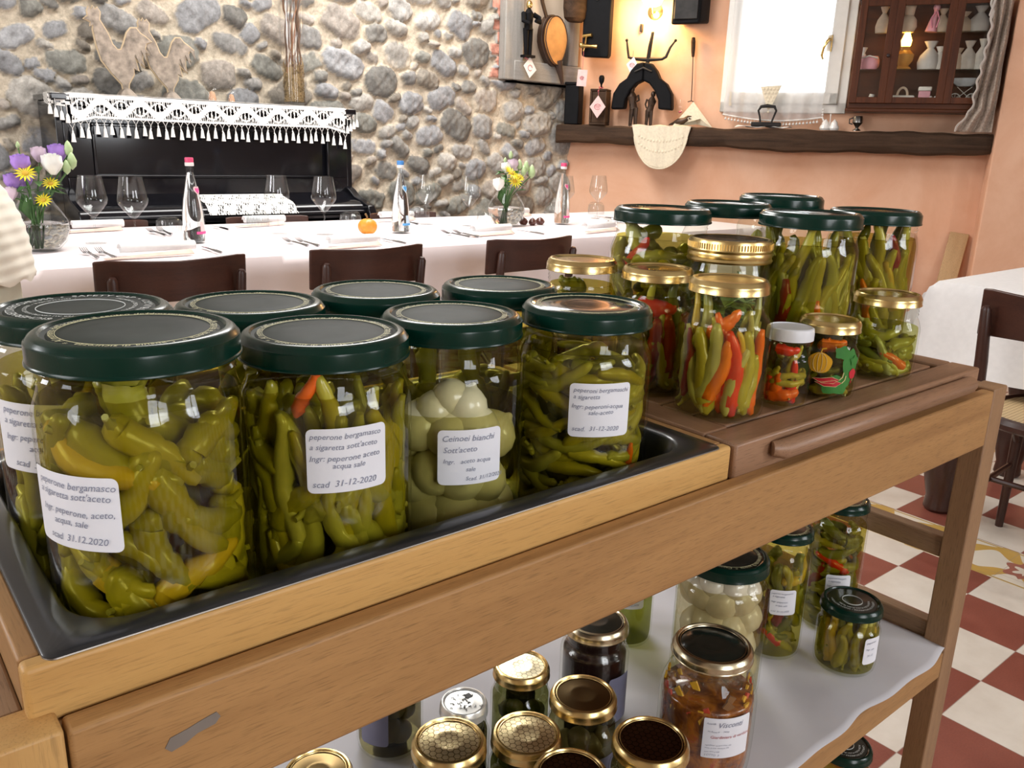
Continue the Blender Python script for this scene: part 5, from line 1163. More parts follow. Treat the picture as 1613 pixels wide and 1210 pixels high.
# slatted board
sb = thing('slatted_board', 'brown slatted wooden board under the smaller jars at the far half of the cart', 'board', (.852, .5815, .865))
X0, X1, Y0, Y1 = .6075-.852, 1.109-.852, .4145-.5815, .7485-.5815
def rail_(x0, x1, y0, y1, mt, nm='frame_rail', z0=.0, z1=.035): MB().box(x0, x1, y0, y1, z0, z1).build(nm, mt, sb, bevel=.0025)
rail_(X0, X1, Y0, Y0+.036, SLATW); rail_(X0, X1, Y1-.036, Y1, SLATW); rail_(X0, X0+.036, Y0+.0362, Y1-.0362, SLATY); rail_(X1-.036, X1, Y0+.0362, Y1-.0362, SLATY)
n = 6; yy0, yy1 = Y0+.041, Y1-.041; w = (yy1-yy0)/n
for k in range(n): MB().box(X0+.041, X1-.041, yy0+w*k+.0015, yy0+w*(k+1)-.0015, .012, .0335).build('slat', SLATW, sb, bevel=.002)
for s in (-.12, .12): MB().box(s-.02, s+.02, Y0+.0365, Y1-.0365, .001, .0115).build('batten', SLATY, sb)
b = MB(); b.tube([(X0+.052, Y0-.003, .0215), (X0+.060, Y0-.009, .0215), (X1-.045, Y0-.009, .0225), (X1-.038, Y0-.004, .023)], [.007, .0095, .0095, .007], 12); b.build('handle_rod', SLATW, sb, smooth=50)

# shelf cloth
b = MB()
def scf(u, v):
    x = .06+1.071*u; y = .3965+.375*v
    e = max(0, .12-v)/.12; z = .4945-.001*sin(u*40)*e-.0022*e*(1+sin(u*23+1)*.9)-.0008*sin(v*17)*sin(u*31)
    z += .0035*max(0, (u-.955)/.045)*(1-v)
    return (x, y-.0035*sin(u*29)*e-.002*e*sin(u*61), z)
b.grid(scf, 160, 40); o = b.build('shelf_cloth', plain('white_paper_cloth', (.60, .59, .62), .75, var=.06, scale=5, bstr=.1), smooth=60, solid=.0012)
tag(o, 'white cloth lining the lower shelf of the cart under the jars', 'shelf liner')
# ================================================================ JARS
JG = glass('jar_glass', (.965, .975, .95), (.20, .23, .15), 1.5, .02)
GREENLID = plain('dark_green_lid', (.001, .022, .014), .22, var=.05, coat=.05, bstr=.01, spec=.3)
GREENTOP = plain('green_grey_lid_top', (.030, .038, .033), .55, var=.35, scale=22, coat=0, bstr=.08, spec=.10)
GREENTOPD = plain('green_black_lid_top', (.012, .020, .017), .14, var=.1, coat=.5, bstr=.02)
GOLD = plain('gold_lid', (.66, .50, .22), .27, 1.0, var=.06, bstr=.02)
GOLDD = plain('dark_bronze_lid', (.16, .11, .045), .2, 1.0, var=.1, bstr=.02)
PEWT = plain('brass_screw_band', (.70, .52, .22), .28, 1.0, var=.1, bstr=.05)
WLID = plain('white_plastic_lid', (.74, .76, .80), .35, var=.02)
LIDINK = plain('lid_print_cream', (.66, .63, .36), .5); LIDINKW = plain('lid_print_white', (.78, .82, .80), .5)
LABELP = plain('white_label', (.80, .82, .88), .6, var=.02, bstr=.03)
PEN = plain('pen_ink', (.22, .24, .33), .6)
def honey(name, base, line, rough=.22, metal=1.0, size=.0062):
    if name in MATS: return MATS[name]
    m, nt, out = newmat(name); tc = N(nt, 'ShaderNodeTexCoord'); sp = N(nt, 'ShaderNodeSeparateXYZ'); L(nt, tc.outputs['Object'], sp.inputs[0])
    H3 = 1.7320508
    def cell(ox, oy):
        u = math_(nt, 'ADD', math_(nt, 'DIVIDE', sp.outputs[0], size), 100+ox); w = math_(nt, 'ADD', math_(nt, 'DIVIDE', sp.outputs[1], size), 100*H3+oy)
        x = math_(nt, 'ABSOLUTE', math_(nt, 'SUBTRACT', math_(nt, 'MODULO', u, 1.0), .5)); y = math_(nt, 'ABSOLUTE', math_(nt, 'SUBTRACT', math_(nt, 'MODULO', w, H3), H3/2))
        hexd = math_(nt, 'MAXIMUM', x, math_(nt, 'ADD', math_(nt, 'MULTIPLY', x, .5), math_(nt, 'MULTIPLY', y, .8660254)))
        return hexd
    d = math_(nt, 'MINIMUM', cell(0, 0), cell(.5, H3/2))
    ln = math_(nt, 'GREATER_THAN', d, .452)
    c = mixc(nt, ln, base, line); bsdf(nt, out, c, rough, metal, .5); MATS[name] = m; return m
HGOLD = honey('honeycomb_gold', (.72, .60, .34), (.10, .07, .02))
HPALE = honey('honeycomb_pale', (.80, .74, .52), (.25, .20, .10), .3)
HDARKREFL = honey('honeycomb_dark_reflection', (.085, .05, .028), (.012, .008, .006), .2)  # gold lid too; the dark it reflects is put into the base colour

def ring_text(b, s, R, z, size, a0, m=0, fn=None):
    """writing that runs round a lid, tops outward"""
    def wrap(x, y):
        a = a0-x/R; r = R+y; return (r*cos(a), r*sin(a), z)
    write_on(b, s, wrap, 0, 0, size, m=m)
def lid(o, r, H, style, face, printed=True):
    """lid of radius r whose top is at height H; parts of jar o"""
    h = .0165 if r > .045 else .0125
    side = {'green': GREENLID, 'greendark': GREENLID, 'gold': GOLD, 'honey': GOLD, 'honeypale': GOLD, 'honey_dark_reflection': GOLD, 'white': WLID, 'mason': PEWT, 'blackgold': plain('pale_brass_rim', (.62, .55, .38), .25, 1.0, var=.05), 'plaingold': GOLD, 'ornate': plain('silver_white_lid', (.70, .70, .66), .3, .6)}[style]
    top = {'green': GREENTOP, 'greendark': GREENTOPD, 'gold': GOLD, 'honey': HGOLD, 'honeypale': HPALE, 'honey_dark_reflection': HDARKREFL, 'white': WLID, 'mason': GOLDD, 'blackgold': plain('black_green_lid', (.012, .018, .014), .18, coat=.4), 'plaingold': GOLDD, 'ornate': plain('pale_lid_face', (.72, .72, .68), .3, .5)}[style]
    b = MB(); sg = 64 if r > .045 else 44
    if style == 'mason':
        b.lathe([(r*.86, -.0005), (r*.90, .0), (r*.96, -.001), (r*.985, -.004), (r*.985, -.010), (r*1.0, -.0115), (r*.98, -.014), (r*1.0, -.017), (r*.98, -.020), (r*1.01, -.0225), (r*.99, -.0245), (r*.94, -.0245)], sg, (0, 0, H))
        for k in range(90):
            a = 2*pi*k/90; b.tube([(r*.99*cos(a), r*.99*sin(a), H-.004), (r*.99*cos(a), r*.99*sin(a), H-.010)], .0008, 4)
        b.build('screw_band', side, o)
        MB().lathe([(0, -.001), (r*.6, -.001), (r*.66, -.0004), (r*.87, -.0009)], sg, (0, 0, H)).build('lid_disc', top, o); return
    if style == 'white':
        b.lathe([(0, -.001), (r*.86, -.001), (r*.9, .0), (r*.97, -.001), (r, -.005), (r, -h), (r*.94, -h)], sg, (0, 0, H)); b.build('lid', side, o); return
    b.lathe([(r*.84, -.0012), (r*.865, .0002), (r*.915, .0), (r*.955, -.0016), (r*.975, -.0036), (r*.992, -.0044), (r*.997, -.0058), (r*.997, -h*.86), (r*1.008, -h*.91), (r*1.010, -h*.97), (r*1.0, -h), (r*.93, -h)], sg, (0, 0, H))
    ld = b.build('lid', side, o)
    b = MB(); b.lathe([(0, -.0014), (r*.30, -.00142), (r*.36, -.00125), (r*.42, -.00145), (r*.78, -.0016), (r*.80, -.0022), (r*.845, -.0013)], sg, (0, 0, H)); b.build('lid_face', top, ld)
    if printed and style in ('green', 'greendark'):
        b = MB(); zt = H-.0009
        if printed == 'safety':
            ring_text(b, 'CAPSULE DE SÉCURITÉ  •  SICHERHEITSVERSCHLUSS  •  SAFETY CAP  •  CAPSULA DI SICUREZZA  •', r*.68, zt, .0078, face+1.9)
            ring_text(b, 'PREMERE AL CENTRO PRIMA DI APRIRE  •  APPUYER AU CENTRE AVANT D OUVRIR  •  PUSH BUTTON  •', r*.56, zt, .0038, face+2.4)
            b.tube([(r*.47*cos(a), r*.47*sin(a), zt) for a in np.linspace(0, 2*pi, 50, endpoint=False)], .0003, 4, closed=True)
            b.build('lid_print', LIDINKW, ld, smooth=0)
        elif printed == 'small':
            for q, s in ((.62, 'CAPSULA DI SICUREZZA • SAFETY BUTTON •'), (.48, 'PUSH PUSH PUSH PUSH PUSH')): ring_text(b, s, r*q, zt, r*.10, face+1.9)
            b.tube([(r*.32*cos(a), r*.32*sin(a), zt) for a in np.linspace(0, 2*pi, 40, endpoint=False)], .0004, 4, closed=True); b.build('lid_print', LIDINKW, ld, smooth=0)
        else:
            ring_text(b, 'Non consumare se la capsula è aperta  *  Capsula di sicurezza  *  Al momento dell\'acquisto il centro deve essere abbassato *', r*.725, zt, .0062, face+pi*.95)
            b.tube([(r*.715*cos(a), r*.715*sin(a), zt) for a in np.linspace(0, 2*pi, 60, endpoint=False)], .00018, 4, closed=True)
            b.build('lid_print', LIDINK, ld, smooth=0)
    if style == 'ornate':
        b = MB(); zt = H-.0009
        for k in range(26):
            a = random.uniform(0, 6.28); rr_ = r*random.uniform(.1, .72); b.tube([(rr_*cos(a), rr_*sin(a), zt), (rr_*cos(a)+.002*cos(k), rr_*sin(a)+.002*sin(k), zt), (rr_*cos(a)+.003*cos(k+1), rr_*sin(a)+.003*sin(k+1), zt)], .00035, 4)
        b.box(.006, .0125, .002, .0085, zt-.0002, zt+.0002); b.build('lid_print', plain('black_print', (.02, .02, .02), .5), ld, smooth=0)
    if style in ('honey', 'honeypale', 'honey_dark_reflection', 'blackgold', 'plaingold'):
        b = MB(); b.tube([(r*.80*cos(a), r*.80*sin(a), H-.0012) for a in np.linspace(0, 2*pi, 60, endpoint=False)], .0006, 5, closed=True); b.build('lid_ring', side, ld)

def jar_profile(rb, rn, H, sh, kind='std'):
    """outer outline of a jar (r, z): base at 0, mouth at H"""
    p = [(0, .0035), (rb*.62, .0022), (rb*.80, .0), (rb*.90, .0008), (rb*.965, .0045), (rb*.995, .011), (rb, .018)]
    zs = H-sh-.026
    if kind == 'round':       # belly rounder
        p = p[:5]+[(rb*.985, .014), (rb*1.0, .035), (rb, H*.45)]; zs = H*.55
        for k in range(1, 9):
            s = k/8; p.append((rn+(rb-rn)*cos(s*pi/2)**.8, zs+(H-.026-zs)*s))
    else:
        p.append((rb, zs*.5)); p.append((rb, zs))
        for k in range(1, 8):
            s = k/7; p.append((rn+(rb-rn)*(.5+.5*cos(s*pi)), zs+sh*s))
    p += [(rn*.992, H-.0245), (rn*1.02, H-.0225), (rn*.995, H-.0205), (rn*1.02, H-.0185), (rn*.995, H-.016), (rn*1.018, H-.0145), (rn*1.0, H-.0125), (rn*1.018, H-.0105), (rn, H-.0085), (rn, H-.003), (rn*.985, H-.002)]
    return p
JARS = {}
def jar(key, label, x, y, z0, ztop, lr, rb, style, group, sh=.020, kind='std', fill=.88, brine=(.74, .70, .33), printed=True, face=None):
    H = ztop-z0; o = thing('pickle_jar', label, 'jar', (x, y, z0), 0, group)
    rn = lr*.925; pr = jar_profile(rb, rn, H, sh, kind)
    MB().lathe(pr, 56).build('glass_body', JG, o, smooth=60)
    if brine is not None:
        zl = .006+(H-.02)*fill; b = []
        for r, z in pr:
            if r > 0 and .004 < z < zl and r > rb*.5: b.append((r-.0022, z+.001))
        rl = np.interp(zl, [q[1] for q in pr[4:]], [q[0] for q in pr[4:]])-.0022
        nm = 'brine_%02d_%02d_%02d' % tuple(int(q*100) for q in brine)
        MB().lathe([(0, .0052), (rb*.84, .0052)]+b+[(rl, zl), (0, zl)], 48).build('brine', tinted(nm, brine), o, smooth=60)
    fa = atan2(-y, -x) if face is None else face
    lid(o, lr, H, style, fa, printed)
    JARS[key] = dict(o=o, x=x, y=y, z0=z0, H=H, rb=rb, rn=rn, lab=label, fa=fa, pr=pr)
    return o

def pepper_data(name, seed, R, Ln, r, alpha, bend, wr, stem=True):
    """one pickled pepper lying against the inside of a jar of radius R, middle at angle 0, height 0"""
    q = random.Random(seed); n = 17; seg = 9; du = Ln/(n-1); u = [0]; z = [0]
    for i in range(1, n):
        s = i/(n-1); a = alpha+bend*(s-.5)+.22*sin(s*7+seed); u.append(u[-1]+du*sin(a)); z.append(z[-1]+du*cos(a))
    um, zm = u[n//2], z[n//2]; u = [q_-um for q_ in u]; z = [q_-zm for q_ in z]; pts = []; rad = []
    for i in range(n):
        s = i/(n-1); rr_ = r*min(1, (s/.10+.12))**.6*(1-.80*max(0, s-.25)**1.35)*(1 if s < .94 else .62)
        rr_ *= 1+wr*sin(s*34+seed*2.1)*(.4+.6*sin(s*11+seed))
        rho = R-rr_*1.04-.0012*abs(sin(s*9+seed)); th = u[i]/rho
        pts.append(Vector((rho*cos(th), rho*sin(th), z[i]))); rad.append(max(rr_, .0011))
    b = MB(); b.tube(pts, rad, seg, 0, flat=.94)
    if stem and seed % 3 == 0:
        d = (pts[0]-pts[1]).normalized(); b.tube([pts[0]-d*.002, pts[0]+d*.004, pts[0]+d*.009+Vector((0, 0, .002))], [r*.42, r*.24, r*.22], 6, 1)
    return b
PSK = {'g': vegskin('yellow_green_pepper', [(0, (.22, .23, .022)), (.35, (.37, .34, .028)), (.65, (.47, .41, .035)), (1, (.52, .49, .09))]),
       'p': vegskin('pale_green_pepper', [(0, (.30, .31, .07)), (.5, (.44, .43, .11)), (1, (.54, .52, .18))]),
       'd': vegskin('olive_pepper', [(0, (.13, .15, .028)), (.5, (.22, .23, .04)), (1, (.32, .30, .06))]),
       'r': vegskin('red_pepper', [(0, (.62, .014, .006)), (.5, (.76, .03, .008)), (1, (.82, .06, .01))]),
       'k': vegskin('dark_red_pepper', [(0, (.18, .006, .008)), (.6, (.30, .010, .010)), (1, (.38, .02, .012))]),
       'o': vegskin('orange_pepper', [(0, (.86, .11, .006)), (.6, (.92, .18, .008)), (1, (.92, .28, .02))]),
       'y': vegskin('yellow_pepper', [(0, (.62, .42, .02)), (1, (.72, .52, .05))])}
STEMM = plain('pepper_stalk', (.34, .33, .08), .6, var=.2)
CNAME = {'g': 'yellow-green', 'p': 'pale green', 'd': 'dark olive', 'r': 'red', 'k': 'dark red', 'o': 'orange', 'y': 'yellow'}
PM = {}; REST = MB()
def zf_special(zz, J): return zz < .66*J['H']      # pieces meant for the upper neck stay there
def pepper_obj(col, R, Ln, r, alpha, bend, wr, seed):
    key = (round(R, 4), round(Ln, 3), round(r, 4), round(alpha, 2), round(bend, 2), seed)
    if key not in PM:
        o = pepper_data('pepper', seed, R, Ln, r, alpha, bend, wr).build('pickled_pepper', [PSK['g'], STEMM], smooth=80); PM[key] = o.data; bpy.data.objects.remove(o)
    o = bpy.data.objects.new('pickled_pepper', PM[key]); COL.objects.link(o)
    o.material_slots[0].link = 'OBJECT'; o.material_slots[0].material = PSK[col]; return o
def pack(key, n, cols, where, R=None, Ln=(.060, .095), r=(.0065, .0095), alpha=(0, 3.1), wr=.15, z=(.010, .86), inner=0, arc=2.3, special=(), mode='mix', seed=1, rest=False):
    """peppers packed in jar KEY: n against the glass on the side that shows, some behind, all individuals"""
    J = JARS[key]; Rj = (R or J['rb']-.0032); q = random.Random(seed*17+3); H = J['H']-.018; fa = J['fa']
    col_n = {}
    def put(c, rad_, Ln_, r_, al, be, sd, th, zz, lab=None, rest=False):
        o = pepper_obj(c, rad_, Ln_, r_, al, be, wr, sd); o.location = (J['x'], J['y'], J['z0']+zz); o.rotation_euler = (0, 0, th)
        ext = [v.co.z for v in o.data.vertices]; lo, hi = min(ext), max(ext)
        o.location.z = J['z0']+min(max(zz, .0062-lo), J['H']-.004-hi)
        zsh = J['H']-.044
        if lab is not None and zf_special(zz, J) and o.location.z+hi-J['z0'] > zsh and hi-lo < zsh-.004: o.location.z = J['z0']+zsh-hi
        if o.location.z+hi-J['z0'] > zsh and lab is None and hi-lo < zsh-.008 and q.random() < .62: o.location.z = J['z0']+zsh-hi
        rm = max(sqrt(v.co.x**2+v.co.y**2) for v in o.data.vertices)
        lim = J['rn']-.003 if o.location.z+hi-J['z0'] > J['H']-.034 else Rj+.001
        sc = min(1, lim/rm)
        o.scale = (sc, sc, 1)
        if rest:
            M_ = Matrix.Translation(o.location) @ Matrix.Rotation(th, 4, 'Z') @ Matrix.Diagonal((sc, sc, 1, 1)); REST.add([v.co[:] for v in o.data.vertices], [tuple(p.vertices) for p in o.data.polygons], 'gdpyrko'.index(c) if c in 'gdp' else 0, M_); bpy.data.objects.remove(o); return None
        tag(o, lab or '%s pickled pepper %s' % (CNAME[c], where), 'pepper', 'peppers '+where); return o
    kinds = [(q.uniform(*Ln), q.uniform(*r), q.uniform(*alpha), q.uniform(-1.3, 1.3)) for _ in range(9)]
    ga = 2.39996
    for i in range(n):
        a = ((i*.61803) % 1.0-.5)*2*arc; zf = (i+.5)/n
        Ln_, r_, al, be = kinds[i % 9]
        put(cols[q.randrange(len(cols))], Rj, round(Ln_, 3), round(r_, 4), al, be, seed*9+i % 9, fa+a, (z[0]+(z[1]-z[0])*zf)*H, rest=rest)
    for i in range(int(n*.9)):          # those round the sides and back of the jar
        s_ = 1 if i % 2 else -1; a = s_*(1.15+1.95*((i*.61803) % 1.0)); Ln_, r_, al, be = kinds[(i*2) % 9]
        put(cols[q.randrange(len(cols))], Rj, round(Ln_, 3), round(r_, 4), al, be, seed*9+(i*2) % 9, fa+a, (z[0]+(z[1]-z[0])*((i+.5)/(n*.9)))*H, rest=True)
    for i in range(inner):
        a = i*ga; Ln_, r_, al, be = kinds[(i+4) % 9]
        put(cols[q.randrange(len(cols))], round(Rj*.58, 4), round(Ln_, 3), round(r_*1.15, 4), al, be*.6, seed*9+(i+4) % 9, fa+a, (.10+.78*(i+.5)/inner)*H, rest=True)
    for sp_ in special:      # (colour, angle off the camera side (to the right), height share, length, radius, lean, bend, label)
        c, a, zf, Ln_, r_, al, be, lab = sp_
        put(c, Rj+.0008, Ln_, r_, al, be, 5, fa+a, zf*H, lab)

GT = 'big green-lidded jars in the black pan'; GB = 'jars on the slatted board'; GS = 'jars on the lower shelf'
ZT, ZB, ZS = HC-.3145, .8988, .4962
# --- in the black pan
jar('L1', 'green-lidded jar cut by the left frame edge, its lid printed with white safety text', .132, .613, ZT, HC-.112, .0575, .0580, 'green', GT, printed='safety')
jar('L2', 'big green-lidded pepper jar nearest the camera, label half turned to the left', .134, .498, ZT, HC-.106, .0572, .0575, 'green', GT)
jar('L3', 'green-lidded pepper jar in the front row with the sott\'aceto label, second from the left', .256, .506, ZT, HC-.1226, .0565, .0578, 'green', GT)
jar('L4', 'green-lidded jar of white pickled onions, third in the front row', .372, .522, ZT, HC-.125, .055, .0572, 'green', GT, brine=(.80, .78, .56), fill=.66)
jar('L5', 'green-lidded jar at the right end of the pan with coiled peppers and square label', .498, .502, ZT, HC-.126, .0555, .0575, 'greendark', GT)
jar('B1', 'green-lidded jar in the pan\'s back row, behind the two leftmost front jars', .253, .622, ZT, HC-.1217, .0565, .0575, 'green', GT)
jar('B2', 'green-lidded jar in the pan\'s back row, middle one', .374, .639, ZT, HC-.124, .056, .0572, 'green', GT)
jar('B3', 'green-lidded jar in the pan\'s back row, behind the square-labelled one', .501, .625, ZT, HC-.127, .0555, .0572, 'green', GT)
# --- on the slatted board
jar('R1', 'green-lidded pepper jar on the slatted board, leftmost of the tall ones', .78, .669, ZB, HC-.0645, .0572, .0600, 'greendark', GB, printed=False, sh=.03)
jar('R2', 'tall green-lidded jar of upright peppers, front centre of the tall ones', .885, .539, ZB, HC-.062, .0572, .0570, 'greendark', GB, printed=False)
jar('R3', 'tall green-lidded jar with leaning peppers at the right end of the board', 1.050, .550, ZB, HC-.064, .0560, .0555, 'greendark', GB, printed=False)
jar('R4', 'green-lidded jar behind the brass screw-band jar', .897, .663, ZB, HC-.060, .054, .0555, 'greendark', GB, printed=False, brine=None)
jar('R5', 'green-lidded jar farthest back, whose lid is the highest of all', 1.025, .672, ZB, HC-.0535, .0555, .0555, 'greendark', GB, printed=False, brine=None)
jar('G', 'gold-lidded jar of upright yellow, orange and red peppers at the board\'s near corner', .678, .491, ZB, HC-.1166, .0385, .0448, 'gold', GB, sh=.018, printed=False, brine=(.90, .86, .62))
jar('G2', 'gold-lidded jar with a big red pepper under its honeycomb-edged lid', .683, .586, ZB, HC-.118, .0377, .0405, 'honey', GB, sh=.016)
jar('G3', 'gold-lidded jar of green slices behind the pan jars', .651, .668, ZB, HC-.117, .039, .0415, 'honey', GB, sh=.016)
jar('M', 'round-shouldered jar with a ribbed brass screw band, full of green leaves', .772, .563, ZB, HC-.089, .0455, .0500, 'mason', GB, kind='round', brine=(.86, .90, .74))
jar('W', 'small jar with a white plastic lid', .752, .465, ZB, HC-.167, .0235, .0248, 'white', GB, sh=.007, printed=False, brine=(.90, .84, .60))
jar('V', 'small gold-lidded jar printed with pumpkin and chilli pictures', .825, .464, ZB, HC-.166, .0318, .0335, 'gold', GB, sh=.010)
jar('G5', 'squat gold-lidded jar at the board\'s near right corner', .965, .475, ZB, HC-.152, .0378, .0400, 'honey', GB, kind='round', brine=(.80, .82, .52), fill=.7)

# --- on the lower shelf
jar('S1', 'small green-lidded pepper jar standing alone at the right of the lower shelf', .985, .470, ZS, HC-.560, .0390, .0400, 'greendark', GS, sh=.010, printed='small')
jar('S2', 'tall green-lidded pepper jar at the back right of the lower shelf', 1.064, .545, ZS, HC-.461, .0385, .0400, 'greendark', GS, sh=.014)
jar('S3', 'tall narrow green-lidded pepper jar with a tilted label on the lower shelf', .938, .552, ZS, HC-.472, .0375, .0385, 'greendark', GS, sh=.014)
jar('SI', 'green-lidded jar of whole white onions on the lower shelf', .803, .546, ZS, HC-.468, .0522, .0562, 'greendark', GS, brine=(.82, .78, .62), sh=.016)
jar('SH', 'round-bellied black-lidded jar of orange vegetable relish with printed label', .685, .470, ZS, HC-.509, .0435, .0525, 'blackgold', GS, kind='round', brine=None)
jar('SO', 'tall jar of green olive oil with a white label behind the relish jar', .795, .690, ZS, HC-.47, .033, .0350, 'greendark', GS, sh=.02, brine=(.50, .52, .16), fill=.8, printed=False)
jar('SA', 'gold honeycomb-lidded jar at the front left of the lower shelf', .386, .538, ZS, HC-.531, .0350, .0370, 'honey', GS, sh=.010, brine=(.5, .46, .26))
jar('SB', 'bright gold honeycomb-lidded jar in the middle of the lower cluster', .466, .520, ZS, HC-.550, .0350, .0370, 'honey', GS, sh=.010, brine=(.45, .46, .26))
jar('SC', 'gold-lidded jar with a plain dark lid centre and pale mushrooms inside', .544, .522, ZS, HC-.541, .0350, .0370, 'plaingold', GS, sh=.010, brine=(.55, .52, .34))
jar('SD', 'gold honeycomb-lidded jar beside the relish jar, dark reflection in its lid colour', .540, .427, ZS, HC-.534, .0365, .0380, 'honey_dark_reflection', GS, sh=.010, brine=(.55, .50, .28))
jar('SG', 'gold honeycomb-lidded jar at the bottom frame edge, dark reflection in its lid colour', .452, .443, ZS, HC-.537, .0350, .0365, 'honey_dark_reflection', GS, sh=.010, brine=(.5, .45, .25))
jar('SE', 'small jar with a pale ornate lid stamped with a black square', .438, .586, ZS, HC-.541, .0245, .0265, 'ornate', GS, sh=.008, brine=(.35, .33, .2))
jar('SF', 'pale honeycomb-lidded jar half hidden by the apron', .526, .600, ZS, HC-.542, .0310, .0330, 'honeypale', GS, sh=.010, brine=(.45, .46, .26))
jar('SM', 'dark jam jar with a gold-rimmed dark lid under the apron', .635, .596, ZS, HC-.524, .0375, .0400, 'blackgold', GS, sh=.012, brine=None)
jar('SN', 'gold-lidded jar at the bottom edge left of the honeycomb lids', .274, .580, ZS, HC-.536, .0310, .0330, 'plaingold', GS, sh=.010, brine=(.5, .46, .26))
jar('SP', 'dark jar of pale bulbs with a lilac label under the apron', .420, .700, ZS, HC-.515, .0330, .0370, 'honey_dark_reflection', GS, sh=.010, brine=(.5, .46, .3))
jar('F1', 'green-lidded jar on the bottom shelf, only its lid showing', 1.03, .47, .1885, .345, .0385, .0400, 'greendark', 'jar on the bottom shelf', sh=.014, printed='small')

# ---- peppers, one by one
TR = (('d', -2.0, .2, .07, .008, .3, .2, None),)
pack('L1', 18, 'ggpy', 'in the far-left green-lidded jar', inner=8, seed=1, arc=1.5)
pack('L2', 34, 'ggggy', 'in the green-lidded jar nearest the camera', inner=14, seed=2, arc=1.75, Ln=(.055, .085), r=(.0085, .0115), wr=.13)
pack('L3', 36, 'gggp', 'in the front-row jar with the sott\'aceto label', inner=14, seed=3, arc=1.75, Ln=(.055, .095), r=(.0070, .0105), alpha=(-.9, .9),
     special=(('o', -.25, .93, .04, .0055, .5, .4, 'small orange-brown pepper under the lid of the jar with the sott\'aceto label'), ('g', .12, .80, .07, .0085, -.35, .5, 'bright pepper curving down above the sott\'aceto label')))
pack('L5', 34, 'ggpp', 'in the square-labelled jar at the right end of the pan', inner=14, seed=4, arc=1.75, Ln=(.07, .10), r=(.0055, .0085), alpha=(1.15, 1.95),
     special=(('o', .35, .62, .040, .0040, -1.0, .7, 'thin orange-red pepper just above the label of the right-hand pan jar'), ('o', .95, .30, .05, .0045, .1, .2, 'orange pepper at the right side of the right-hand pan jar')))
for k_, w_ in (('B1', 'in the leftmost back-row pan jar'), ('B2', 'in the middle back-row pan jar'), ('B3', 'in the rightmost back-row pan jar')): pack(k_, 9, 'gp', w_, inner=3, seed=ord(k_[1]), arc=1.6, rest=True)
pack('R1', 18, 'gggp', 'in the leftmost tall jar on the board', inner=8, seed=5, arc=1.6, Ln=(.055, .085), r=(.008, .0115), alpha=(.6, 2.4), z=(.010, .97),
     special=(('r', -.62, .80, .05, .0095, .75, .3, 'bright red pepper high in the leftmost tall jar on the board'),))
pack('R2', 26, 'ggggp', 'in the tall front-centre jar on the board', inner=10, seed=6, arc=1.5, Ln=(.075, .11), r=(.0075, .0105), alpha=(-.25, .25), z=(.1, .85),
     special=(('k', -.42, .36, .11, .0125, .12, .1, 'long dark red pepper standing in the tall front-centre jar'), ('o', .38, .34, .075, .0065, .05, .1, 'orange-red pepper standing in the tall front-centre jar')))
pack('R3', 24, 'ggggy', 'in the tall jar at the right end of the board', inner=10, seed=7, arc=1.5, Ln=(.08, .12), r=(.0080, .0110), alpha=(-.55, -.15), z=(.1, .85),
     special=(('k', .80, .78, .06, .0085, -.4, .2, 'dark red pepper by the right wall of the right-hand tall jar'), ('o', .10, .45, .06, .0060, -.25, .1, 'orange pepper low in the right-hand tall jar')))
pack('R4', 3, 'g', 'low in the jar behind the brass screw-band jar', seed=8, arc=1.0, z=(.1, .4), rest=True); pack('R5', 3, 'g', 'in the farthest jar with the highest lid', seed=9, arc=1.0, rest=True)
pack('G', 7, 'ggpy', 'in the gold-lidded corner jar', inner=3, seed=10, arc=1.7, Ln=(.07, .10), r=(.0055, .0080), alpha=(-.35, .35),
     special=(('o', .12, .45, .100, .0100, -.12, -.3, 'long orange-red pepper in the middle of the gold-lidded corner jar'), ('r', .42, .54, .085, .0095, -.1, -.2, 'bright red pepper right of centre in the gold-lidded corner jar'), ('o', .0, .80, .045, .0095, .9, .3, 'broad orange pepper under the gold lid of the corner jar'),
              ('o', -.02, .40, .07, .0095, .25, .1, 'orange pepper left of centre in the gold-lidded corner jar'), ('g', -.50, .62, .085, .0105, -.18, .5, 'thick yellow-green pepper left in the gold-lidded corner jar'), ('p', -.24, .46, .085, .0105, .1, .2, 'pale pepper standing left of the orange ones in the corner jar'), ('k', -.95, .45, .07, .0055, .05, .1, 'dark red pepper at the left wall of the corner jar'), ('g', .78, .45, .08, .0085, .0, -.3, 'yellow-green pepper at the right wall of the corner jar'), ('g', .95, .30, .06, .0075, .15, -.2, 'short yellow-green pepper low at the right of the corner jar'), ('o', 1.15, .50, .085, .0075, .05, .1, 'orange pepper at the far right wall of the corner jar')))
pack('G2', 13, 'ggdk', 'in the honeycomb-edged gold-lidded jar', inner=2, seed=11, arc=1.6, Ln=(.05, .08), r=(.006, .009), alpha=(-.5, .5),
     special=(('r', .15, .80, .055, .0115, 1.5, .2, 'big bright red pepper lying under the lid of the honeycomb-edged jar'), ('k', .05, .42, .07, .0110, .1, .2, 'large dark red pepper in the middle of the honeycomb-edged jar'), ('k', .6, .5, .07, .0100, -.1, .2, 'dark red pepper at the right of the honeycomb-edged jar')))
pack('G3', 9, 'gyd', 'in the gold-lidded jar behind the pan', inner=6, seed=12, arc=1.4, Ln=(.04, .06), alpha=(1.1, 2.0), z=(.45, .99))
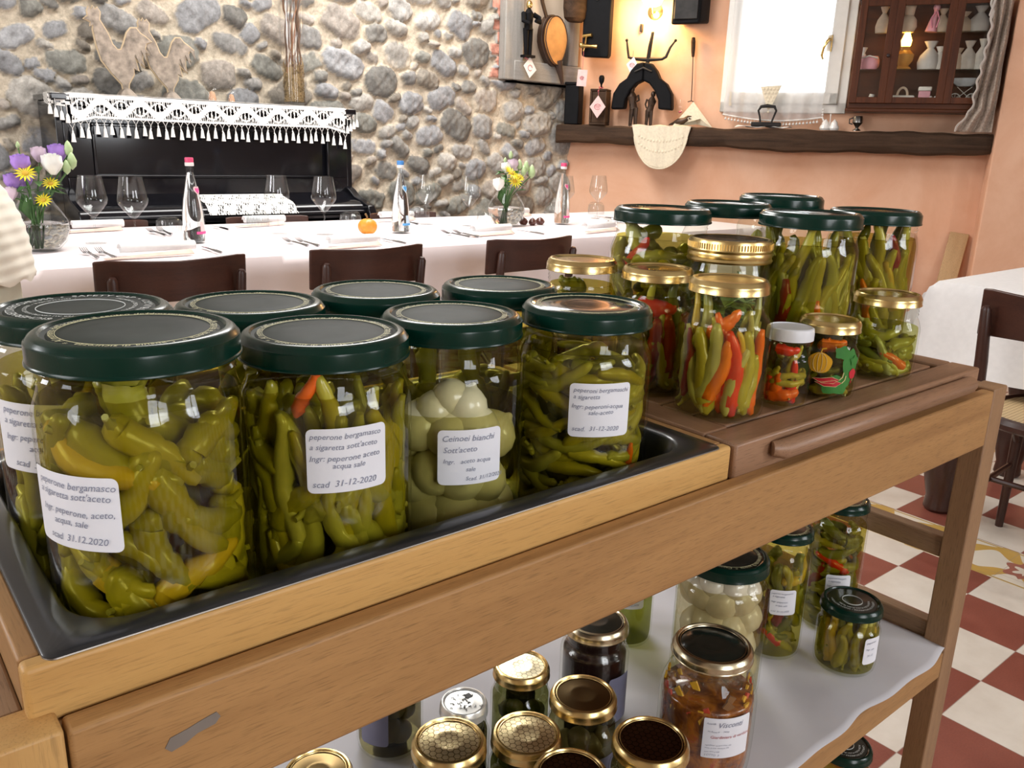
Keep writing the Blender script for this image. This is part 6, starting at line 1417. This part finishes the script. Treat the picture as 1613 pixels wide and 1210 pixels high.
pack('W', 7, 'gg', 'in the white-lidded jar', inner=2, seed=13, arc=1.7, Ln=(.032, .045), r=(.0040, .0055), alpha=(.6, 1.5), z=(.3, .85),
     special=(('r', .0, .92, .03, .0060, 1.5, .1, 'red pepper under the white lid'), ('o', -.5, .12, .03, .0075, .3, .2, 'orange-red pepper at the bottom left of the white-lidded jar'), ('o', .1, .16, .032, .0075, 1.3, .2, 'orange-red pepper at the bottom of the white-lidded jar'), ('r', .65, .30, .045, .0065, -.1, .4, 'red pepper at the right of the white-lidded jar'), ('r', -.9, .2, .03, .0065, .1, .2, 'dark orange pepper at the left wall of the white-lidded jar')))
pack('V', 8, 'ddg', 'in the jar printed with vegetables', inner=2, seed=14, arc=1.6, Ln=(.035, .05), r=(.005, .007), alpha=(.5, 2.3),
     special=(('o', .35, .88, .032, .0080, 1.4, .1, 'orange pepper showing above the printed vegetables'),))
pack('G5', 13, 'gggd', 'in the squat gold-lidded jar', inner=2, seed=15, arc=1.7, Ln=(.05, .075), r=(.0065, .0085), alpha=(1.2, 1.9), z=(.1, .62),
     special=(('p', .15, .38, .05, .0065, -.45, .2, 'pale grey-green pepper slanting in the squat gold-lidded jar'), ('o', .55, .32, .04, .0065, -1.1, .2, 'orange-yellow pepper in the squat gold-lidded jar')))
pack('S1', 16, 'gyg', 'in the small jar alone on the lower shelf', inner=3, seed=16, arc=1.8, Ln=(.045, .065), r=(.0065, .0090), alpha=(-.3, .3), z=(.12, .8))
pack('S2', 18, 'ddg', 'in the tall jar at the back right of the lower shelf', inner=3, seed=17, arc=1.6, Ln=(.06, .085), r=(.006, .0085), alpha=(1.1, 2.0), special=(('r', .0, .60, .055, .0075, -1.15, .1, 'red pepper slanting in the tall jar at the back right of the lower shelf'), ('k', -.6, .45, .05, .008, .4, .1, 'dark red pepper left in the tall back-right jar of the lower shelf')))
pack('S3', 18, 'gyd', 'in the narrow jar with a tilted label on the lower shelf', inner=3, seed=18, arc=1.6, Ln=(.05, .08), r=(.006, .0085), special=(('k', .35, .45, .05, .007, .2, .1, 'dark red pepper above the tilted label on the lower shelf'), ('k', -.35, .40, .07, .007, .1, .1, 'dark red pepper left of the tilted label on the lower shelf'), ('r', .0, .20, .035, .007, -1.0, .1, 'red pepper low in the narrow jar on the lower shelf')))
pack('F1', 3, 'd', 'in the jar on the bottom shelf', seed=19, arc=1.5, rest=True)
o = REST.build('pickled_pepper_fill', [PSK['g'], PSK['d'], PSK['p']], smooth=80); tag(o, 'yellow-green peppers packed deep in the jars and in the half-hidden back jars', 'peppers', kind='stuff')

# ---- onions, mushrooms, leaves, relish
ONS = vegskin('pickled_onion_skin', [(0, (.55, .50, .26)), (.5, (.66, .61, .36)), (1, (.72, .68, .46))]); MUSH = vegskin('mushroom_skin', [(0, (.32, .26, .16)), (1, (.48, .42, .28))])
GARL = vegskin('white_onion_skin', [(0, (.66, .58, .42)), (1, (.80, .75, .62))])
def bulbs(key, spec, mat, what, where, cat='onion', name='pickled_onion'):
    J = JARS[key]
    for a, zf, rr_, out in spec:
        rad_ = (J['rb']-.004-rr_)*out; th = J['fa']+a; z = max(.006+rr_, zf*(J['H']-.02))
        b = MB(); b.lathe([(0, -1.0), (.35, -.93), (.75, -.66), (.98, -.15), (.97, .25), (.78, .62), (.45, .86), (.20, .98), (.10, 1.12), (0, 1.15)], 20); 
        b.v = [(p[0]*rr_, p[1]*rr_, p[2]*rr_) for p in b.v]
        o = b.build(name, mat, loc=(J['x']+rad_*cos(th), J['y']+rad_*sin(th), J['z0']+z), smooth=80)
        o.rotation_euler = (random.uniform(-1.2, 1.2), random.uniform(.2, 1.5), random.uniform(0, 6)); tag(o, '%s %s' % (what, where), cat, what+'s '+where)
O4 = [(.0, .76, .015, .7), (-.75, .62, .021, 1), (-.05, .60, .0185, 1), (.55, .60, .023, 1), (-1.3, .55, .022, 1), (1.3, .55, .021, 1), (-.35, .42, .020, 1), (.25, .40, .021, 1), (-.9, .36, .023, 1), (.85, .36, .020, 1), (-.5, .17, .024, 1), (.15, .16, .026, 1), (.75, .15, .024, 1), (-1.2, .14, .022, 1), (1.4, .20, .022, 1), (0, .30, .024, .2), (0, .62, .022, .1), (2.4, .3, .024, 1), (-2.4, .5, .024, 1), (3.1, .3, .024, 1), (-.4, .70, .016, .8), (.4, .72, .017, .8)]
bulbs('L4', O4, ONS, 'pale pickled onion', 'in the third front-row jar')
OI = [(-1.1, .30, .024, 1), (.1, .08, .024, 1), (-.5, .08, .024, 1), (.7, .07, .023, 1), (1.0, .88, .020, 1), (-1.2, .88, .020, 1), (-.35, .93, .018, .9), (.4, .94, .018, .9), (-.7, .85, .024, 1), (.0, .82, .023, 1), (.7, .84, .022, 1), (1.25, .66, .022, 1), (-.3, .60, .026, 1), (.35, .58, .025, 1), (-1.0, .55, .024, 1), (.95, .45, .024, 1), (-.1, .33, .027, 1), (.55, .25, .025, 1), (-.7, .25, .026, 1), (0, .5, .026, .1), (1.4, .25, .024, 1), (-1.5, .8, .022, 1), (0, .12, .024, .5)]
bulbs('SI', OI, GARL, 'white pickled onion', 'in the onion jar on the lower shelf')
for k_, w_ in (('SC', 'in the plain-lidded gold jar'), ('SP', 'in the dark jar with the lilac label')):
    bulbs(k_, [(-.7, .72, .012, 1), (-.1, .78, .013, 1), (.5, .70, .014, 1), (1.1, .75, .012, 1), (-.4, .5, .014, 1), (.25, .5, .013, 1), (.9, .45, .013, 1), (0, .25, .015, 1), (.6, .22, .014, 1), (-.7, .25, .014, 1)], MUSH, 'pickled button mushroom', w_, 'mushroom', 'pickled_mushroom')
for k_, w_ in (('SA', 'in the front-left honeycomb-lidded jar'), ('SD', 'in the dark honeycomb jar beside the relish'), ('SG', 'in the dark honeycomb jar at the bottom edge'), ('SB', 'in the bright honeycomb-lidded jar'), ('SF', 'in the pale honeycomb-lidded jar'), ('SN', 'in the leftmost gold-lidded shelf jar')):
    bulbs(k_, [(-.8, .70, .010, 1), (-.3, .76, .010, 1), (.2, .68, .011, 1), (.7, .74, .010, 1), (1.2, .66, .010, 1), (-.5, .5, .011, 1), (.0, .5, .010, 1), (.5, .48, .011, 1)], PSK['d' if k_ in 'SBSF' else 'g'], 'green pickled olive', w_, 'olive', 'pickled_olive')
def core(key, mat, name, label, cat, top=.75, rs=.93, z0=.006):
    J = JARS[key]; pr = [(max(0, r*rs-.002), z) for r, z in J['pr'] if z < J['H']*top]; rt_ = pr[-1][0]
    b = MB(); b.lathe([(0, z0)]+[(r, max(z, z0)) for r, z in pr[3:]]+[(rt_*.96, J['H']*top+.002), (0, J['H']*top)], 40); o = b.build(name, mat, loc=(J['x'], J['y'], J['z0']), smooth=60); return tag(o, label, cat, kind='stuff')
m, nt, out = newmat('orange_relish'); v = coords(nt); nz = noise(nt, v, 45, 5, .6, .6)
bsdf(nt, out, ramp(nt, nz, [(.32, (.07, .016, .004)), (.48, (.22, .06, .009)), (.60, (.40, .13, .012)), (.72, (.36, .05, .015))]), .2, 0, .5, bump=nz, bstr=.6, bdist=.004, coat=.6)
core('SH', m, 'vegetable_relish', 'orange-red chopped vegetable relish filling the round-bellied jar', 'relish', .62, .975)
J = JARS['SH']; b = MB(); q = random.Random(4)
for i in range(46):
    a = J['fa']+q.uniform(-1.9, 1.9); z = q.uniform(.52, .80)*J['H']; R_ = np.interp(z, [p[1] for p in J['pr'][4:]], [p[0] for p in J['pr'][4:]])-.0045
    M = Matrix.Translation((R_*cos(a), R_*sin(a), z)) @ Matrix.Rotation(a, 4, 'Z') @ Matrix.Rotation(q.uniform(0, 3), 4, 'X'); s = q.uniform(.0025, .0065)
    b.add([(-.001, -s, -s*.7), (-.001, s*.9, -s*.4), (-.001, s*.5, s), (-.001, -s*.7, s*.6), (.001, -s, -s*.7), (.001, s*.9, -s*.4), (.001, s*.5, s), (.001, -s*.7, s*.6)], [(0, 1, 2, 3), (4, 5, 6, 7), (0, 4, 5, 1), (1, 5, 6, 2), (2, 6, 7, 3), (3, 7, 4, 0)], [0, 0, 1, 2][i % 4], M)
o = b.build('vegetable_bits', [plain('yellow_bit', (.72, .40, .03), .4), plain('red_bit', (.50, .05, .02), .4), plain('brown_bit', (.20, .09, .03), .4)], loc=(J['x'], J['y'], J['z0']), smooth=0); tag(o, 'yellow and red vegetable shreds stuck above the relish inside the round jar', 'vegetable bits', kind='stuff')
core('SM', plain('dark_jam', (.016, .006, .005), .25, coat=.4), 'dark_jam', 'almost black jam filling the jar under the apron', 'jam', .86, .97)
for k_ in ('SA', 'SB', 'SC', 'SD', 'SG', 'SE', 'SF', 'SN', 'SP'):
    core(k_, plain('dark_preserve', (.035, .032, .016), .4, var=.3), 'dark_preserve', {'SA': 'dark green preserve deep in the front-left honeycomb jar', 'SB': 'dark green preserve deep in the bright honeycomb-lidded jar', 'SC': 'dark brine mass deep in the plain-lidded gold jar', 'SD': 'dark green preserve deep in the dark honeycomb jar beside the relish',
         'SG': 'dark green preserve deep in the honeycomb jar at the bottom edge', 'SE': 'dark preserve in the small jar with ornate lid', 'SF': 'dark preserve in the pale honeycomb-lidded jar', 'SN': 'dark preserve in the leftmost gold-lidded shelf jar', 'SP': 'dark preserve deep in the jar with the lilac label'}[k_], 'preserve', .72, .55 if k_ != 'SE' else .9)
core('V', plain('dark_giardiniera', (.10, .09, .03), .4, var=.4), 'chopped_pickle', 'dark chopped pickle in the middle of the vegetable-printed jar', 'preserve', .8, .55)
J = JARS['M']; b = MB(); q = random.Random(8)
for i in range(150):
    a = q.uniform(0, 6.28); r0 = q.uniform(.006, .030); z = q.uniform(.02, .118); l_ = q.uniform(.02, .034); t_ = q.uniform(-.9, 1.0)
    if r0 > .022 and z > .105: z = .09
    M = Matrix.Translation((r0*cos(a), r0*sin(a), z)) @ Matrix.Rotation(a+q.uniform(-1, 1), 4, 'Z') @ Matrix.Rotation(t_, 4, 'Y')
    b.add([(-l_/2, 0, 0), (0, -l_*.28, .003), (l_/2*.85, 0, 0), (0, l_*.28, .003)], [(0, 1, 2, 3)], 0, M)
o = b.build('preserved_leaves', vegskin('leafy_green', [(0, (.10, .20, .05)), (.5, (.22, .34, .10)), (1, (.38, .46, .22))]), loc=(J['x'], J['y'], J['z0']), smooth=0, solid=.0008); tag(o, 'loose green leaves filling the jar with the brass screw band', 'leaves', kind='stuff')

# ---- labels on the jars
def jlabel(key, ang, z, w, h, lines, tilt=0, font=.0052, skew=.25, mat=None, ink=None, name='paper_label', r_extra=.0006, round_=.004):
    J = JARS[key]; R_ = J['rb']+r_extra; a0 = J['fa']+ang
    def fn(x, y, dr=0):
        X = x*cos(tilt)-y*sin(tilt); Y = x*sin(tilt)+y*cos(tilt); r = (np.interp(z+Y, [p[1] for p in J['pr'][4:]], [p[0] for p in J['pr'][4:]]) if kindround else J['rb'])+r_extra+dr
        a = a0+X/R_; return (r*cos(a), r*sin(a), z+Y)
    kindround = key in ('SH', 'G5', 'M')
    b = MB(); nx = 20; ny = 12
    def shp(u, v):
        x = (u-.5)*w; y = (v-.5)*h; ex = w/2-round_; ey = h/2-round_
        if abs(x) > ex and abs(y) > ey:
            dx = (abs(x)-ex)/round_; dy_ = (abs(y)-ey)/round_; m_ = max(dx, dy_); n_ = sqrt(dx*dx+dy_*dy_); k = m_/n_ if n_ > 0 else 1
            x = math.copysign(ex+dx*k*round_, x); y = math.copysign(ey+dy_*k*round_, y)
        return fn(x, y)
    us = [0, .02, .05, .08]+[.12+.76*i/14 for i in range(15)]+[.92, .95, .98, 1]
    vs = [0, .02, .05, .09]+[.15+.7*i/6 for i in range(7)]+[.91, .95, .98, 1]
    v = [shp(u, vv) for vv in vs for u in us]; nu = len(us); f = [(j*nu+i, j*nu+i+1, (j+1)*nu+i+1, (j+1)*nu+i) for j in range(len(vs)-1) for i in range(nu-1)]
    b.add(v, f); lb = b.build(name, mat or LABELP, J['o'], smooth=60)
    b = MB(); k_ = 1
    for s, x, y, sz in lines:
        write_on(b, s, lambda px, py: fn(px, py, .0004), x*w-w/2, y*h-h/2, sz*font, shear=skew, off=0, jitter=.0003)
    if lines: b.build('handwriting', ink or PEN, lb, smooth=0)
    return lb
def zfor(key, ang, py):
    """height on the jar's wall at this side whose image row is py"""
    J = JARS[key]; a = J['fa']+ang; lo, hi = 0, J['H']
    for _ in range(30):
        mid = (lo+hi)/2
        if proj((J['x']+J['rb']*cos(a), J['y']+J['rb']*sin(a), J['z0']+mid))[1] > py: lo = mid
        else: hi = mid
    return mid
def T(*rows): return rows
jlabel('L3', .22, zfor('L3', .22, 724), .053, .043, [('peperone bergamasco', .04, .84, 1.0), ("a sigaretta sott'aceto", .04, .68, 1.0), ('Ingr: peperone aceto', .03, .50, 1.05), ('acqua sale', .30, .38, 1.0), ('scad  31-12-2020', .06, .10, 1.15)])
jlabel('L4', .27, zfor('L4', .27, 720), .050, .043, [('Ceinoei bianchi', .06, .80, 1.25), ("Sott'aceto", .08, .60, 1.2), ('Ingr.   aceto acqua', .08, .40, .95), ('sale', .42, .25, .95), ('Scad. 31/12/2020', .42, .08, .85)])
jlabel('L5', .27, zfor('L5', .27, 647), .052, .045, [('peperoni bergamaschi', .06, .84, 1.0), ('a sigaretta', .06, .72, 1.0), ('Ingr: peperoni-acqua', .04, .54, 1.0), ('sale-aceto', .30, .43, 1.0), ('scad.  31-12-2020', .06, .12, 1.05)])
jlabel('L2', -.78, zfor('L2', -.78, 806), .060, .043, [('peperone bergamasco', .12, .82, 1.1), ("a sigaretta sott'aceto", .12, .68, 1.1), ('Ingr. peperone, aceto,', .14, .46, 1.05), ('acqua, sale', .30, .32, 1.05), ('scad  31.12.2020', .22, .10, 1.1)])
jlabel('L1', -.62, zfor('L1', -.62, 692), .062, .046, [('peperone bergamasco', .12, .84, 1.2), ("a sigaretta sott'aceto", .12, .68, 1.2), ('Ingr: peperone aceto', .12, .46, 1.15), ('acqua sale', .42, .32, 1.15), ('scad  31-12-2020', .22, .08, 1.2)])
jlabel('S3', .25, zfor('S3', .25, 950), .034, .036, [('peperoni bergamaschi', .05, .84, .60), ('a sigaretta', .10, .72, .7), ('Ingr. peperoni', .05, .50, .7), ('acqua sale', .22, .36, .7), ('scad. 31-12-2020', .05, .12, .65)], tilt=.05)
jlabel('S2', .30, zfor('S2', .30, 925), .034, .036, [('peperoni bergam.', .05, .84, .70), ('a sigaretta', .10, .70, .75), ('Ingr. peperoni', .05, .50, .75), ('acqua sale', .22, .36, .7)], tilt=.05)
jlabel('S1', .92, zfor('S1', .92, 1025), .026, .038, [('peperoni', .1, .8, .8), ('Ingr. sale', .1, .55, .7), ('31-12', .2, .3, .8)], tilt=.0)
jlabel('SO', .10, zfor('SO', .10, 942), .038, .034, [('Olio sale', .1, .6, .8), ('scad. 20.12.2020', .12, .14, .75)])
SER = plain('printed_red', (.45, .08, .10), .6)
jlabel('SH', .50, zfor('SH', .50, 1163), .054, .048, [('Azienda', .05, .86, .6), ('Visconti', .26, .78, 1.75), ('Via Roma 21  -  24030', .08, .66, .5), ('ingredienti: verdure miste, olio,', .06, .32, .45), ('aceto di vino, zucchero, sale', .06, .25, .45), ('peso netto g 500', .06, .16, .45), ('LOTTO  3', .06, .06, .7)], round_=.0015, font=.0050, skew=.35)
b = MB(); J = JARS['SH']; a0 = J['fa']+.50; zc = zfor('SH', .50, 1163)
write_on(b, 'Giardiniera di verdure', lambda px, py: ((J['rb']+.0012)*cos(a0+px/J['rb']), (J['rb']+.0012)*sin(a0+px/J['rb']), zc+py), -.019, .0005, .0050, .1, off=0); b.build('printed_title', SER, J['o'], smooth=0)
jlabel('SP', -.5, .045, .034, .045, [], mat=plain('lilac_label', (.22, .22, .32), .6)); jlabel('SC', .75, .040, .034, .040, [], mat=plain('lilac_label', (.22, .22, .32), .6))
jlabel('SM', .9, .045, .034, .060, [], mat=plain('lilac_label', (.22, .22, .32), .6))
# printed pumpkin, chillies and radish on the small jar
J = JARS['V']; fa = J['fa']
PRT = {'yellow': plain('print_yellow', (.80, .42, .02), .4), 'line': plain('print_outline', (.82, .72, .35), .4), 'green': plain('print_green', (.035, .20, .03), .4), 'red': plain('print_red', (.55, .015, .03), .4)}
def vfn(x, z, dr=.0004): r = J['rb']+dr; a = fa+.20+x/r; return (r*cos(a), r*sin(a), z)
def blob(b, pts, dr, m=0):
    cx = sum(p[0] for p in pts)/len(pts); cz = sum(p[1] for p in pts)/len(pts); n = len(pts); rings = [.0, .34, .67, 1.0]
    vv = [vfn(cx, cz, dr)]; 
    for s in rings[1:]: vv += [vfn(cx+(p[0]-cx)*s, cz+(p[1]-cz)*s, dr) for p in pts]
    ff = [(0, 1+k, 1+(k+1) % n) for k in range(n)]
    for j in range(2): ff += [(1+j*n+k, 1+j*n+(k+1) % n, 1+(j+1)*n+(k+1) % n, 1+(j+1)*n+k) for k in range(n)]
    b.add(vv, ff, m)
def ell(cx, cz, rx, rz, n=22, wob=0, ph=0): return [(cx+rx*cos(a)*(1+wob*sin(5*a+ph)), cz+rz*sin(a)*(1+wob*sin(5*a+ph))) for a in np.linspace(0, 2*pi, n, endpoint=False)]
b = MB(); blob(b, ell(.022, .040, .010, .018, 20, .10), .0004, 2); blob(b, ell(.006, .020, .016, .010, 20, .14), .0004, 2); blob(b, ell(.010, .055, .008, .007, 18, .15, 1), .0004, 2); blob(b, ell(-.030, .035, .008, .018, 18, .12), .0004, 2)
blob(b, ell(-.012, .043, .0125, .0110, 26, .03), .0008, 0)
for k in (-.6, -.2, .2, .6): b.tube([vfn(-.012+.0115*k*cos(t), .043+.0105*sin(t), .0012) for t in np.linspace(-pi/2, pi/2, 10)], .00025, 4, 1)
b.tube([vfn(-.012, .054, .0012), vfn(-.011, .058, .0012), vfn(-.007, .059, .0012)], .0008, 5, 0)
for zc_, x0 in ((.026, -.018), (.0225, -.015)):
    blob(b, [(x0, zc_), (x0+.010, zc_-.004), (x0+.022, zc_-.004), (x0+.028, zc_), (x0+.020, zc_+.003), (x0+.010, zc_+.001)], .0010, 3)
    b.tube([vfn(x0+.028, zc_, .0013), vfn(x0+.031, zc_+.003, .0013), vfn(x0+.032, zc_+.008, .0013)], .0005, 4, 1)
    b.tube([vfn(*p, .0013) for p in [(x0, zc_), (x0+.010, zc_-.004), (x0+.022, zc_-.004), (x0+.028, zc_), (x0+.020, zc_+.003), (x0+.010, zc_+.001)]], .00025, 4, 1, closed=True)
blob(b, ell(.026, .032, .005, .0055, 16, .08), .0010, 3); b.tube([vfn(.026, .027, .0012), vfn(.024, .022, .0012)], .0005, 4, 3)
blob(b, ell(.027, .046, .006, .005, 18, .2), .0012, 2)
b.build('printed_vegetables', [PRT['yellow'], PRT['line'], PRT['green'], PRT['red']], J['o'], smooth=0)
